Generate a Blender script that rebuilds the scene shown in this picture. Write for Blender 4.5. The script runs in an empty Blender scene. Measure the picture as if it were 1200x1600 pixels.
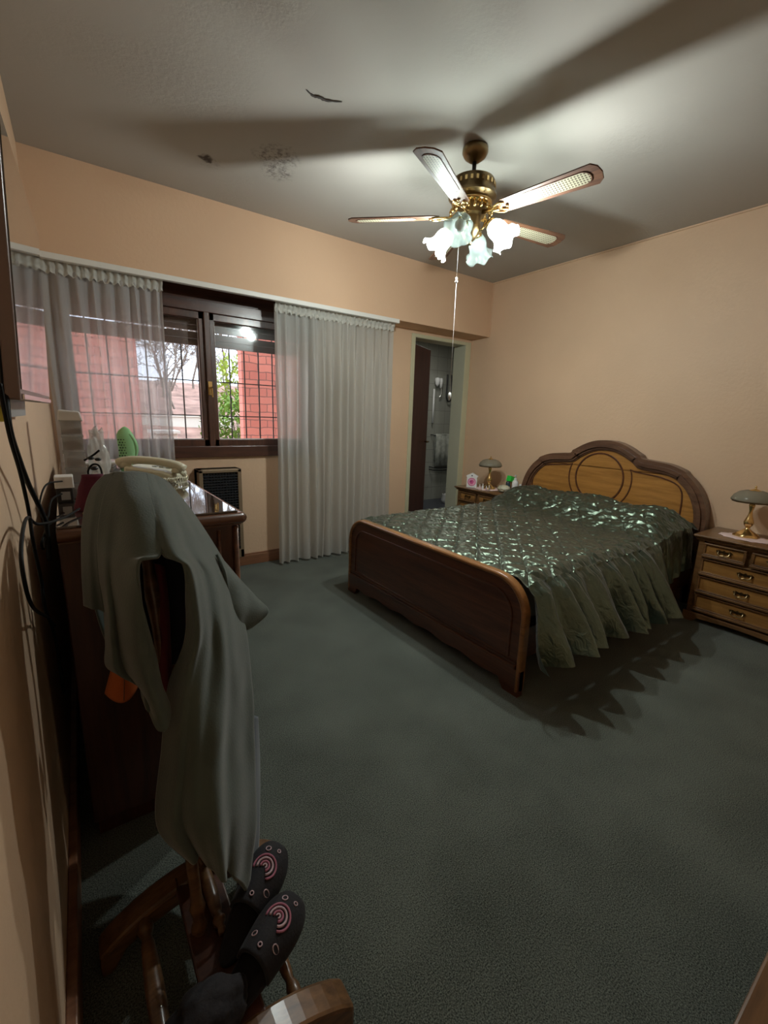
import bpy, bmesh, math, random
from mathutils import Vector, Matrix, noise
PI = math.pi
random.seed(7)
SC = bpy.context.scene
COL = SC.collection

# ------------------------------------------------------------------ camera, world, exposure
cam_d = bpy.data.cameras.new('camera'); cam = bpy.data.objects.new('camera', cam_d); COL.objects.link(cam)
cam_d.sensor_fit = 'VERTICAL'; cam_d.sensor_height = 24.0; cam_d.sensor_width = 18.0
cam_d.lens = 686.68 * 24.0 / 1600.0; cam_d.clip_start = 0.02
RT = Vector((0.8151967, -0.57839375, 0.0302492)); UP = Vector((0.09775236, 0.18887585, 0.97712353)); FW = Vector((0.57087548, 0.79359095, -0.21051032))
M = Matrix(((RT.x, UP.x, -FW.x), (RT.y, UP.y, -FW.y), (RT.z, UP.z, -FW.z))).to_4x4()
M.translation = Vector((-3.70842, -3.360948, 1.275)); cam.matrix_world = M
SC.camera = cam
SC.view_settings.view_transform = 'Standard'; SC.view_settings.look = 'None'
SC.view_settings.gamma = 1.0; SC.view_settings.use_curve_mapping = False
SC.view_settings.exposure = 0.0
LAMP_W = 37.0
w = bpy.data.worlds.new('overcast'); SC.world = w; w.use_nodes = True
wn = w.node_tree.nodes; wl = w.node_tree.links
bg = wn['Background']; bg.inputs['Strength'].default_value = 3.9
tc = wn.new('ShaderNodeTexCoord'); nz = wn.new('ShaderNodeTexNoise'); nz.inputs['Scale'].default_value = 2.2; nz.inputs['Detail'].default_value = 3
cr = wn.new('ShaderNodeValToRGB'); cr.color_ramp.elements[0].position = .35; cr.color_ramp.elements[0].color = (.62, .74, .95, 1); cr.color_ramp.elements[1].position = .6; cr.color_ramp.elements[1].color = (.93, .96, 1, 1)
wl.new(tc.outputs['Generated'], nz.inputs['Vector']); wl.new(nz.outputs['Fac'], cr.inputs['Fac']); wl.new(cr.outputs['Color'], bg.inputs['Color'])

# ------------------------------------------------------------------ materials
MAT = {}
def mat(name, col, rough=.6, metal=0, bump=None, spec=.5, alpha=None, sheen=0, coat=0, trans=0, emit=None, vary=None):
    m = bpy.data.materials.new(name); m.use_nodes = True; nt = m.node_tree; b = nt.nodes['Principled BSDF']
    b.inputs['Base Color'].default_value = (*col, 1); b.inputs['Roughness'].default_value = rough
    b.inputs['Metallic'].default_value = metal; b.inputs['Specular IOR Level'].default_value = spec
    b.inputs['Sheen Weight'].default_value = sheen; b.inputs['Coat Weight'].default_value = coat
    b.inputs['Transmission Weight'].default_value = trans
    if emit: b.inputs['Emission Color'].default_value = (*emit[0], 1); b.inputs['Emission Strength'].default_value = emit[1]
    N = nt.nodes; L = nt.links; c = N.new('ShaderNodeTexCoord')
    if vary:      # scale, amount (darker/lighter mottling), optional stretch
        n = N.new('ShaderNodeTexNoise'); n.inputs['Scale'].default_value = vary[0]; n.inputs['Detail'].default_value = 6
        mp = N.new('ShaderNodeMapping'); mp.inputs['Scale'].default_value = vary[2] if len(vary) > 2 else (1, 1, 1)
        L.new(c.outputs['Object'], mp.inputs['Vector']); L.new(mp.outputs['Vector'], n.inputs['Vector'])
        r = N.new('ShaderNodeValToRGB'); a = vary[1]
        r.color_ramp.elements[0].position = .3; r.color_ramp.elements[0].color = (*[v*(1-a) for v in col], 1)
        r.color_ramp.elements[1].position = .7; r.color_ramp.elements[1].color = (*[min(1, v*(1+a)) for v in col], 1)
        L.new(n.outputs['Fac'], r.inputs['Fac']); L.new(r.outputs['Color'], b.inputs['Base Color'])
    if bump:      # scale, strength, distance
        n2 = N.new('ShaderNodeTexNoise'); n2.inputs['Scale'].default_value = bump[0]; n2.inputs['Detail'].default_value = 4
        L.new(c.outputs['Object'], n2.inputs['Vector'])
        bp = N.new('ShaderNodeBump'); bp.inputs['Strength'].default_value = bump[1]; bp.inputs['Distance'].default_value = bump[2]
        L.new(n2.outputs['Fac'], bp.inputs['Height']); L.new(bp.outputs['Normal'], b.inputs['Normal'])
    MAT[name] = m; return m

def wood(name, dark, light, rough=.35, axis='Z', scale=1.0, coat=.3):
    m = bpy.data.materials.new(name); m.use_nodes = True; N = m.node_tree.nodes; L = m.node_tree.links; b = N['Principled BSDF']
    c = N.new('ShaderNodeTexCoord'); mp = N.new('ShaderNodeMapping')
    st = {'X': (.6, 9, 9), 'Y': (9, .6, 9), 'Z': (9, 9, .6)}[axis]
    mp.inputs['Scale'].default_value = [s*scale for s in st]
    n = N.new('ShaderNodeTexNoise'); n.inputs['Scale'].default_value = 3; n.inputs['Detail'].default_value = 8; n.inputs['Distortion'].default_value = .8
    n2 = N.new('ShaderNodeTexNoise'); n2.inputs['Scale'].default_value = 22; n2.inputs['Detail'].default_value = 3
    mx = N.new('ShaderNodeMath'); mx.operation = 'MULTIPLY_ADD'; mx.inputs[1].default_value = .35
    L.new(c.outputs['Object'], mp.inputs['Vector']); L.new(mp.outputs['Vector'], n.inputs['Vector']); L.new(mp.outputs['Vector'], n2.inputs['Vector'])
    L.new(n2.outputs['Fac'], mx.inputs[0]); L.new(n.outputs['Fac'], mx.inputs[2])
    r = N.new('ShaderNodeValToRGB'); r.color_ramp.elements[0].position = .45; r.color_ramp.elements[0].color = (*dark, 1)
    r.color_ramp.elements[1].position = .85; r.color_ramp.elements[1].color = (*light, 1)
    L.new(mx.outputs[0], r.inputs['Fac']); L.new(r.outputs['Color'], b.inputs['Base Color'])
    b.inputs['Roughness'].default_value = rough; b.inputs['Coat Weight'].default_value = coat; b.inputs['Coat Roughness'].default_value = .2
    bp = N.new('ShaderNodeBump'); bp.inputs['Strength'].default_value = .12; bp.inputs['Distance'].default_value = .002
    L.new(mx.outputs[0], bp.inputs['Height']); L.new(bp.outputs['Normal'], b.inputs['Normal'])
    MAT[name] = m; return m

def glassy(name, tint, clear, rough=.05, diff=(.8, .8, .8), translucent=False):
    """clear = share of light that passes straight through; the rest is gloss / translucent body"""
    m = bpy.data.materials.new(name); m.use_nodes = True; N = m.node_tree.nodes; L = m.node_tree.links; N.clear()
    o = N.new('ShaderNodeOutputMaterial'); t = N.new('ShaderNodeBsdfTransparent'); t.inputs['Color'].default_value = (*tint, 1)
    if translucent:
        g = N.new('ShaderNodeBsdfTranslucent'); g.inputs['Color'].default_value = (*diff, 1)
        d = N.new('ShaderNodeBsdfPrincipled'); d.inputs['Base Color'].default_value = (*diff, 1); d.inputs['Roughness'].default_value = rough
        m1 = N.new('ShaderNodeMixShader'); m1.inputs[0].default_value = .5
        L.new(g.outputs[0], m1.inputs[1]); L.new(d.outputs[0], m1.inputs[2]); body = m1
        mx = N.new('ShaderNodeMixShader'); mx.inputs[0].default_value = 1-clear
        L.new(t.outputs[0], mx.inputs[1]); L.new(body.outputs[0], mx.inputs[2])
    else:
        g = N.new('ShaderNodeBsdfGlossy'); g.inputs['Roughness'].default_value = rough
        fr = N.new('ShaderNodeFresnel'); fr.inputs['IOR'].default_value = 1.5
        mx = N.new('ShaderNodeMixShader'); L.new(fr.outputs[0], mx.inputs[0]); L.new(t.outputs[0], mx.inputs[1]); L.new(g.outputs[0], mx.inputs[2])
    L.new(mx.outputs[0], o.inputs[0]); MAT[name] = m; return m

mat('wall_paint', (.68, .475, .315), .55, bump=(45, .35, .004), vary=(1.3, .05))
mat('soffit_paint', (.66, .44, .285), .75, bump=(45, .3, .004))
mat('cream_paint', (.55, .53, .36), .45)
mat('jamb_paint', (.50, .50, .38), .5)
mat('white_rail', (.75, .74, .70), .4)
wood('bed_wood', (.050, .015, .007), (.125, .042, .017), .32, 'Y')
wood('bed_edge_lit', (.20, .085, .025), (.36, .16, .05), .3, 'Y')  # paler than bed_wood: lamplight on the rim is put into the colour
wood('bed_panel', (.30, .130, .024), (.46, .215, .048), .4, 'Y', 1.4)
wood('frame_wood', (.075, .033, .018), (.16, .078, .042), .38, 'Y')
wood('night_wood', (.085, .04, .015), (.22, .11, .04), .32, 'Y')
wood('night_front', (.19, .088, .022), (.36, .18, .05), .32, 'Y')
wood('dresser_wood', (.035, .011, .006), (.085, .028, .014), .4, 'Z')
wood('dresser_trim', (.07, .025, .012), (.18, .07, .032), .28, 'X')
wood('window_wood', (.035, .013, .008), (.10, .036, .02), .35, 'Z')
wood('window_wood_h', (.03, .011, .007), (.085, .03, .018), .35, 'X')
wood('door_wood', (.05, .018, .012), (.10, .035, .024), .4, 'Z')
wood('stand_wood', (.07, .032, .012), (.20, .10, .04), .38, 'X')
wood('base_wood', (.16, .065, .03), (.27, .12, .06), .45, 'X')
wood('blade_wood', (.06, .026, .015), (.18, .08, .04), .55, 'X', 1, 0)
mat('rattan', (.72, .66, .42), .5)
mat('rattan_gap', (.10, .06, .035), .6)
mat('brass', (.78, .56, .25), .22, 1)
mat('antique_brass', (.20, .14, .07), .3, 1)
mat('old_brass', (.24, .17, .085), .35, 1)
mat('steel', (.55, .56, .55), .25, 1)
mat('chrome', (.8, .8, .8), .12, 1)
mat('black_plastic', (.012, .012, .013), .4)
mat('cable_black', (.004, .004, .004), .6, spec=.2)
mat('tv_screen', (.02, .02, .021), .06, spec=1.0, coat=1)
mat('tv_bezel', (.16, .11, .095), .3)
mat('cream_plastic', (.62, .60, .46), .35)
mat('white_plastic', (.78, .78, .77), .4)
mat('grey_plastic', (.35, .36, .36), .4)
mat('screen_grey', (.55, .58, .66), .2)
mat('clog_green', (.30, .62, .30), .55, bump=(60, .2, .002))
mat('clog_hole', (.02, .06, .02), .8)
mat('bright_green', (.02, .55, .06), .4)
mat('dark_bottle', (.03, .05, .06), .2)
mat('maroon_cloth', (.10, .010, .028), .8, bump=(90, .4, .002))
mat('red_cloth', (.16, .02, .03), .85)
mat('orange_cloth', (.52, .12, .02), .75, bump=(120, .3, .001))
mat('robe_fleece', (.066, .086, .074), .95, sheen=.25, bump=(220, .5, .0015), vary=(9, .12))
mat('robe_inner', (.030, .034, .055), .95, sheen=.2)
mat('blue_grey_cloth', (.10, .13, .16), .9, sheen=.3)
mat('slipper_black', (.008, .007, .010), .85, sheen=.03, bump=(160, .5, .002))
mat('pink_print', (.38, .13, .19), .8)
mat('pale_print', (.50, .36, .40), .8)
mat('lace', (.72, .70, .66), .8)
mat('lace_pink', (.80, .62, .60), .8)
mat('lace_brown', (.30, .19, .13), .8, vary=(60, .5))
mat('sheet_grey', (.42, .42, .38), .85)
mat('mattress', (.26, .25, .22), .9)
mat('pink_dial', (.62, .10, .28), .4)
mat('pink_light', (.82, .45, .58), .4)
mat('ink', (.02, .02, .05), .5)
mat('bag_plastic', (.55, .53, .40), .35, bump=(25, .7, .01))
mat('heater_body', (.26, .19, .12), .45, .3)
mat('heater_grille', (.022, .026, .032), .45, .2)
mat('tile_floor_dark', (.05, .055, .075), .3)
mat('towel', (.42, .43, .38), .95, bump=(90, .6, .004), vary=(14, .35))
mat('brick_red', (.55, .15, .11), .9)
mat('mortar', (.50, .20, .16), .95)
mat('iron', (.03, .028, .028), .6)
mat('bark', (.20, .165, .14), .9)
mat('leaf_green', (.16, .30, .04), .6)
mat('leaf_lime', (.36, .46, .07), .6)
mat('soil', (.36, .22, .18), .95, vary=(3.0, .45))
mat('stone_white', (.70, .68, .62), .8)
mat('frosted_glass', (.8, .85, .82), .25)
mat('bulb_lit', (1, 1, 1), .5, emit=((.86, .96, 1.0), 24))
mat('bulb_off', (.75, .76, .74), .2)
glassy('window_glass', (.97, .98, .98), 1)
glassy('clear_plastic', (.86, .86, .86), .62, .15, (.75, .75, .73), True)
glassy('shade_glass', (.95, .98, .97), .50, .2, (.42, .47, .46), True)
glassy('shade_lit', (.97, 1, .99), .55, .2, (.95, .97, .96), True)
glassy('smoked_glass', (.75, .70, .60), .15, .15, (.46, .43, .34), True)
glassy('voile', (.93, .92, .92), .28, .9, (.76, .74, .73), True)
glassy('voile_dense', (.93, .92, .92), .15, .9, (.70, .70, .66), True)
glassy('voile_tape', (.9, .9, .9), .05, .8, (.88, .88, .82), True)
glassy('bag_clear', (.9, .9, .9), .5, .15, (.8, .8, .76), True)

def ceiling_mat():
    m = bpy.data.materials.new('ceiling_paint'); m.use_nodes = True; N = m.node_tree.nodes; L = m.node_tree.links; b = N['Principled BSDF']
    b.inputs['Roughness'].default_value = .85
    c = N.new('ShaderNodeTexCoord')
    # flaking paint relief in patches
    n1 = N.new('ShaderNodeTexNoise'); n1.inputs['Scale'].default_value = 1.6; n1.inputs['Detail'].default_value = 2
    n2 = N.new('ShaderNodeTexNoise'); n2.inputs['Scale'].default_value = 34; n2.inputs['Detail'].default_value = 8; n2.inputs['Roughness'].default_value = .75
    L.new(c.outputs['Object'], n1.inputs['Vector']); L.new(c.outputs['Object'], n2.inputs['Vector'])
    r = N.new('ShaderNodeValToRGB'); r.color_ramp.elements[0].position = .52; r.color_ramp.elements[1].position = .66; r.color_ramp.elements[0].color = (.1, .1, .1, 1)
    L.new(n1.outputs['Fac'], r.inputs['Fac'])
    mu = N.new('ShaderNodeMath'); mu.operation = 'MULTIPLY'; L.new(r.outputs['Color'], mu.inputs[0]); L.new(n2.outputs['Fac'], mu.inputs[1])
    bp = N.new('ShaderNodeBump'); bp.inputs['Strength'].default_value = .5; bp.inputs['Distance'].default_value = .008
    L.new(mu.outputs[0], bp.inputs['Height']); L.new(bp.outputs['Normal'], b.inputs['Normal'])
    # damp, grimy stains (real dirt on the paint)
    prev = None
    spots = [(-2.62, -.74, .13, .8, 30), (-2.56, -.60, .10, .8, 40), (-2.90, -.45, .07, .3, 40), (-2.935, -.481, .038, .95, 25), (-2.905, -.455, .026, .95, 25), (-3.3, -1.9, .10, .3, 30)]
    base = (.44, .415, .375)
    sep = N.new('ShaderNodeVectorMath'); sep.operation = 'ADD'
    wob = N.new('ShaderNodeTexNoise'); wob.inputs['Scale'].default_value = 22; wob.inputs['Detail'].default_value = 5
    L.new(c.outputs['Object'], wob.inputs['Vector'])
    sc = N.new('ShaderNodeVectorMath'); sc.operation = 'SCALE'; sc.inputs['Scale'].default_value = .09
    sb = N.new('ShaderNodeVectorMath'); sb.operation = 'SUBTRACT'; sb.inputs[1].default_value = (.5, .5, .5)
    L.new(wob.outputs['Color'], sb.inputs[0]); L.new(sb.outputs[0], sc.inputs[0]); L.new(c.outputs['Object'], sep.inputs[0]); L.new(sc.outputs[0], sep.inputs[1])
    col = N.new('ShaderNodeRGB'); col.outputs[0].default_value = (*base, 1); prev = col.outputs[0]
    for x, y, rad, amt, _ in spots:
        d = N.new('ShaderNodeVectorMath'); d.operation = 'DISTANCE'; d.inputs[1].default_value = (x, y, 2.65)
        L.new(sep.outputs[0], d.inputs[0])
        mr = N.new('ShaderNodeMapRange'); mr.inputs['From Min'].default_value = rad*1.1; mr.inputs['From Max'].default_value = rad*.5; mr.inputs['To Max'].default_value = amt
        L.new(d.outputs['Value'], mr.inputs['Value'])
        if rad > .05:
            mm = N.new('ShaderNodeMath'); mm.operation = 'MULTIPLY'; rr = N.new('ShaderNodeValToRGB'); rr.color_ramp.elements[0].position = .46; rr.color_ramp.elements[1].position = .62
            L.new(n2.outputs['Fac'], rr.inputs['Fac']); L.new(rr.outputs['Color'], mm.inputs[0]); L.new(mr.outputs[0], mm.inputs[1]); f = mm.outputs[0]
        else: f = mr.outputs[0]
        mx = N.new('ShaderNodeMix'); mx.data_type = 'RGBA'; mx.inputs['B'].default_value = (.05, .035, .03, 1)
        L.new(f, mx.inputs['Factor']); L.new(prev, mx.inputs['A']); prev = mx.outputs['Result']
    L.new(prev, b.inputs['Base Color']); MAT['ceiling_paint'] = m
ceiling_mat()

def carpet_mat():
    m = bpy.data.materials.new('carpet'); m.use_nodes = True; N = m.node_tree.nodes; L = m.node_tree.links; b = N['Principled BSDF']
    b.inputs['Roughness'].default_value = 1; b.inputs['Specular IOR Level'].default_value = .1; b.inputs['Sheen Weight'].default_value = .15
    c = N.new('ShaderNodeTexCoord'); n = N.new('ShaderNodeTexNoise'); n.inputs['Scale'].default_value = 300; n.inputs['Detail'].default_value = 3
    n0 = N.new('ShaderNodeTexNoise'); n0.inputs['Scale'].default_value = 3; n0.inputs['Detail'].default_value = 4
    L.new(c.outputs['Object'], n.inputs['Vector']); L.new(c.outputs['Object'], n0.inputs['Vector'])
    r = N.new('ShaderNodeValToRGB'); r.color_ramp.elements[0].position = .35; r.color_ramp.elements[0].color = (.026, .033, .027, 1); r.color_ramp.elements[1].position = .66; r.color_ramp.elements[1].color = (.165, .185, .158, 1)
    ad = N.new('ShaderNodeMath'); ad.operation = 'MULTIPLY_ADD'; ad.inputs[1].default_value = .25; L.new(n0.outputs['Fac'], ad.inputs[0]); 
    s = N.new('ShaderNodeMath'); s.operation = 'SUBTRACT'; s.inputs[1].default_value = .12; L.new(n.outputs['Fac'], s.inputs[0]); L.new(s.outputs[0], ad.inputs[2])
    L.new(ad.outputs[0], r.inputs['Fac']); L.new(r.outputs['Color'], b.inputs['Base Color'])
    bp = N.new('ShaderNodeBump'); bp.inputs['Strength'].default_value = .7; bp.inputs['Distance'].default_value = .004
    L.new(n.outputs['Fac'], bp.inputs['Height']); L.new(bp.outputs['Normal'], b.inputs['Normal']); MAT['carpet'] = m
carpet_mat()

def satin_mat():
    m = bpy.data.materials.new('green_satin'); m.use_nodes = True; N = m.node_tree.nodes; L = m.node_tree.links; b = N['Principled BSDF']
    b.inputs['Base Color'].default_value = (.112, .146, .110, 1); b.inputs['Metallic'].default_value = .93; b.inputs['Roughness'].default_value = .29
    b.inputs['Sheen Weight'].default_value = .15
    c = N.new('ShaderNodeTexCoord'); mp = N.new('ShaderNodeMapping'); mp.inputs['Scale'].default_value = (30, 14, 14)
    n = N.new('ShaderNodeTexNoise'); n.inputs['Scale'].default_value = 1.6; n.inputs['Detail'].default_value = 3; n.inputs['Distortion'].default_value = .6
    L.new(c.outputs['Object'], mp.inputs['Vector']); L.new(mp.outputs['Vector'], n.inputs['Vector'])
    bp = N.new('ShaderNodeBump'); bp.inputs['Strength'].default_value = .8; bp.inputs['Distance'].default_value = .008
    L.new(n.outputs['Fac'], bp.inputs['Height']); L.new(bp.outputs['Normal'], b.inputs['Normal']); MAT['green_satin'] = m
satin_mat()

def tile_mat():
    m = bpy.data.materials.new('wall_tile'); m.use_nodes = True; N = m.node_tree.nodes; L = m.node_tree.links; b = N['Principled BSDF']
    b.inputs['Roughness'].default_value = .3
    c = N.new('ShaderNodeTexCoord'); mp = N.new('ShaderNodeMapping'); mp.inputs['Rotation'].default_value = (PI/2, 0, 0)
    t = N.new('ShaderNodeTexBrick'); t.offset = 0; t.inputs['Scale'].default_value = 1; t.inputs['Brick Width'].default_value = .2; t.inputs['Row Height'].default_value = .2
    t.inputs['Mortar Size'].default_value = .003; t.inputs['Color1'].default_value = (.36, .36, .31, 1); t.inputs['Color2'].default_value = (.33, .33, .29, 1); t.inputs['Mortar'].default_value = (.2, .2, .18, 1)
    L.new(c.outputs['Object'], mp.inputs['Vector']); L.new(mp.outputs['Vector'], t.inputs['Vector']); L.new(t.outputs['Color'], b.inputs['Base Color']); MAT['wall_tile'] = m
tile_mat()

def brick_mat():
    m = bpy.data.materials.new('brickwork'); m.use_nodes = True; N = m.node_tree.nodes; L = m.node_tree.links; b = N['Principled BSDF']
    b.inputs['Roughness'].default_value = .9
    c = N.new('ShaderNodeTexCoord'); mp = N.new('ShaderNodeMapping'); mp.inputs['Rotation'].default_value = (PI/2, 0, 0)
    t = N.new('ShaderNodeTexBrick'); t.inputs['Scale'].default_value = 1; t.inputs['Brick Width'].default_value = .19; t.inputs['Row Height'].default_value = .085
    t.inputs['Mortar Size'].default_value = .005; t.inputs['Mortar Smooth'].default_value = .4; t.inputs['Color1'].default_value = (.66, .235, .18, 1); t.inputs['Color2'].default_value = (.55, .18, .14, 1); t.inputs['Mortar'].default_value = (.27, .13, .11, 1)
    w_ = N.new('ShaderNodeTexNoise'); w_.inputs['Scale'].default_value = 9; L.new(c.outputs['Object'], w_.inputs['Vector'])
    ad = N.new('ShaderNodeVectorMath'); ad.operation = 'MULTIPLY_ADD'; ad.inputs[1].default_value = (.03, .03, .03)
    L.new(w_.outputs['Color'], ad.inputs[0]); L.new(mp.outputs['Vector'], ad.inputs[2])
    L.new(c.outputs['Object'], mp.inputs['Vector']); L.new(ad.outputs[0], t.inputs['Vector']); L.new(t.outputs['Color'], b.inputs['Base Color'])
    bp = N.new('ShaderNodeBump'); bp.inputs['Strength'].default_value = .8; bp.inputs['Distance'].default_value = .01; bp.invert = True
    L.new(t.outputs['Fac'], bp.inputs['Height']); L.new(bp.outputs['Normal'], b.inputs['Normal']); MAT['brickwork'] = m
brick_mat()

def cane_mat():
    m = bpy.data.materials.new('cane'); m.use_nodes = True; N = m.node_tree.nodes; L = m.node_tree.links; b = N['Principled BSDF']; b.inputs['Roughness'].default_value = .5
    c = N.new('ShaderNodeTexCoord'); v = N.new('ShaderNodeTexVoronoi'); v.inputs['Scale'].default_value = 72; v.inputs['Randomness'].default_value = 0
    r = N.new('ShaderNodeValToRGB'); r.color_ramp.elements[0].position = .30; r.color_ramp.elements[0].color = (.07, .05, .03, 1); r.color_ramp.elements[1].position = .36; r.color_ramp.elements[1].color = (.42, .40, .28, 1)
    fl = N.new('ShaderNodeVectorMath'); fl.operation = 'MULTIPLY'; fl.inputs[1].default_value = (1, 1, 0)
    L.new(c.outputs['Object'], fl.inputs[0]); L.new(fl.outputs[0], v.inputs['Vector']); L.new(v.outputs['Distance'], r.inputs['Fac']); L.new(r.outputs['Color'], b.inputs['Base Color']); MAT['cane'] = m
cane_mat()

# ------------------------------------------------------------------ mesh helpers
def V(*a): return Vector(a)
def box(bm, x0, x1, y0, y1, z0, z1, mtx=None):
    vs = [bm.verts.new((x, y, z)) for x in (x0, x1) for y in (y0, y1) for z in (z0, z1)]
    for f in ((0,1,3,2), (4,6,7,5), (0,4,5,1), (2,3,7,6), (0,2,6,4), (1,5,7,3)): bm.faces.new([vs[i] for i in f])
    if mtx: bmesh.ops.transform(bm, matrix=mtx, verts=vs)
    return vs
def prism(bm, pts, plane, a, b, mtx=None):
    """outline pts (2D) extruded between a and b along the axis missing from plane ('yz','xz','xy')"""
    def P(p, t):
        return {'yz': (t, p[0], p[1]), 'xz': (p[0], t, p[1]), 'xy': (p[0], p[1], t)}[plane]
    A = [bm.verts.new(P(p, a)) for p in pts]; B = [bm.verts.new(P(p, b)) for p in pts]; n = len(pts)
    bm.faces.new(A); bm.faces.new(B[::-1])
    for i in range(n): bm.faces.new((A[i], B[i], B[(i+1) % n], A[(i+1) % n]))
    if mtx: bmesh.ops.transform(bm, matrix=mtx, verts=A+B)
    return A+B
def ring_prism(bm, outer, inner, plane, a, b, closed=False):
    """strip between two matching polylines, extruded a..b"""
    def P(p, t):
        return {'yz': (t, p[0], p[1]), 'xz': (p[0], t, p[1]), 'xy': (p[0], p[1], t)}[plane]
    R = [[bm.verts.new(P(q, t)) for q in (o, i) for t in (a, b)] for o, i in zip(outer, inner)]
    n = len(R)
    for k in range(n if closed else n-1):
        p, q = R[k], R[(k+1) % n]
        for i, j in ((0, 1), (1, 3), (3, 2), (2, 0)): bm.faces.new((p[i], p[j], q[j], q[i]))
    if not closed:
        for p in (R[0], R[-1]): bm.faces.new((p[0], p[1], p[3], p[2]))
def lathe(bm, prof, seg=24, c=(0, 0, 0), mtx=None, wob=None):
    rings = []
    allv = []
    for k, (r, z) in enumerate(prof):
        if r < 1e-5: v = bm.verts.new((c[0], c[1], c[2]+z)); rings.append([v]); allv.append(v); continue
        ring = []
        for i in range(seg):
            a = 2*PI*i/seg; rr = r; zz = z
            if wob: rr, zz = wob(k, a, r, z)
            v = bm.verts.new((c[0]+rr*math.cos(a), c[1]+rr*math.sin(a), c[2]+zz)); ring.append(v); allv.append(v)
        rings.append(ring)
    for A, B in zip(rings, rings[1:]):
        if len(A) == 1 and len(B) == 1: continue
        for i in range(seg):
            j = (i+1) % seg
            if len(A) == 1: bm.faces.new((A[0], B[i], B[j]))
            elif len(B) == 1: bm.faces.new((A[i], B[0], A[j]))
            else: bm.faces.new((A[i], B[i], B[j], A[j]))
    if mtx: bmesh.ops.transform(bm, matrix=mtx, verts=allv)
    return allv
def tube(bm, pts, r, seg=8, caps=True):
    pts = [Vector(p) for p in pts]; n = len(pts); rings = []
    up = Vector((0, 0, 1)); prev = None
    for i, p in enumerate(pts):
        t = (pts[min(i+1, n-1)]-pts[max(i-1, 0)]).normalized()
        if prev is None:
            a = t.cross(up);
            if a.length < .05: a = t.cross(Vector((1, 0, 0)))
        else: a = prev-t*prev.dot(t)
        a.normalize(); prev = a; b = t.cross(a)
        rr = r[i] if isinstance(r, (list, tuple)) else r
        rings.append([bm.verts.new(p+(a*math.cos(2*PI*k/seg)+b*math.sin(2*PI*k/seg))*rr) for k in range(seg)])
    for A, B in zip(rings, rings[1:]):
        for k in range(seg): bm.faces.new((A[k], A[(k+1) % seg], B[(k+1) % seg], B[k]))
    if caps: bm.faces.new(rings[0][::-1]); bm.faces.new(rings[-1])
def crom(p0, p1, p2, p3, t):
    return .5*((2*p1)+(p2-p0)*t+(2*p0-5*p1+4*p2-p3)*t*t+(3*p1-p0-3*p2+p3)*t*t*t)
def smooth_path(pts, k=8):
    P = [Vector(p) for p in pts]; out = []
    for i in range(len(P)-1):
        a = P[max(i-1, 0)]; b = P[i]; c = P[i+1]; d = P[min(i+2, len(P)-1)]
        for j in range(k): out.append(crom(a, b, c, d, j/k))
    out.append(P[-1]); return out
def mk(name, bm, m, parent=None, smooth=False, bevel=0, solid=0, origin=None, sub=0, ang=None):
    bmesh.ops.recalc_face_normals(bm, faces=bm.faces)
    if origin is not None: bmesh.ops.translate(bm, vec=-Vector(origin), verts=bm.verts)
    me = bpy.data.meshes.new(name); bm.to_mesh(me); bm.free()
    for mm in (m if isinstance(m, (list, tuple)) else [m]): me.materials.append(MAT[mm])
    if smooth or ang:
        for p in me.polygons: p.use_smooth = True
        if ang: me.set_sharp_from_angle(angle=math.radians(ang))
    o = bpy.data.objects.new(name, me); COL.objects.link(o)
    if parent is not None: o.parent = parent
    elif origin is not None: o.location = origin
    if solid:
        s = o.modifiers.new('thick', 'SOLIDIFY'); s.thickness = solid; s.offset = 0
    if sub:
        s = o.modifiers.new('sub', 'SUBSURF'); s.levels = sub; s.render_levels = sub
    if bevel:
        b = o.modifiers.new('bevel', 'BEVEL'); b.width = bevel; b.segments = 2; b.limit_method = 'ANGLE'; b.angle_limit = .6
    return o
def tag(o, label=None, cat=None, group=None, kind=None):
    if label: o['label'] = label
    if cat: o['category'] = cat
    if group: o['group'] = group
    if kind: o['kind'] = kind
    return o
def thing(name, label, cat, loc=(0, 0, 0), rz=0, group=None):
    o = bpy.data.objects.new(name, None); COL.objects.link(o); o.empty_display_size = .05
    o.location = loc; o.rotation_euler = (0, 0, rz); return tag(o, label, cat, group)
def struct(name, bm, m, parent=None, **k):
    o = mk(name, bm, m, parent, **k)
    if parent is None: o['kind'] = 'structure'
    return o
def NB(): return bmesh.new()
def dup(root, loc, rz, label):
    r = root.copy(); COL.objects.link(r); r.location = loc; r.rotation_euler = (0, 0, rz); r['label'] = label
    for ch in list(root.children):
        c = ch.copy(); COL.objects.link(c); c.parent = r
        for g in list(ch.children):
            d = g.copy(); COL.objects.link(d); d.parent = c
    return r

# ================================================================== THE SETTING
H = 2.65; HS = 2.127; D = .246
bm = NB(); box(bm, -4.2, .0, -4.0, D, -.1, 0); struct('floor', bm, 'carpet')
bm = NB(); box(bm, -4.2, .1, -4.0, .45, H, H+.1); struct('ceiling', bm, 'ceiling_paint')
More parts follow.
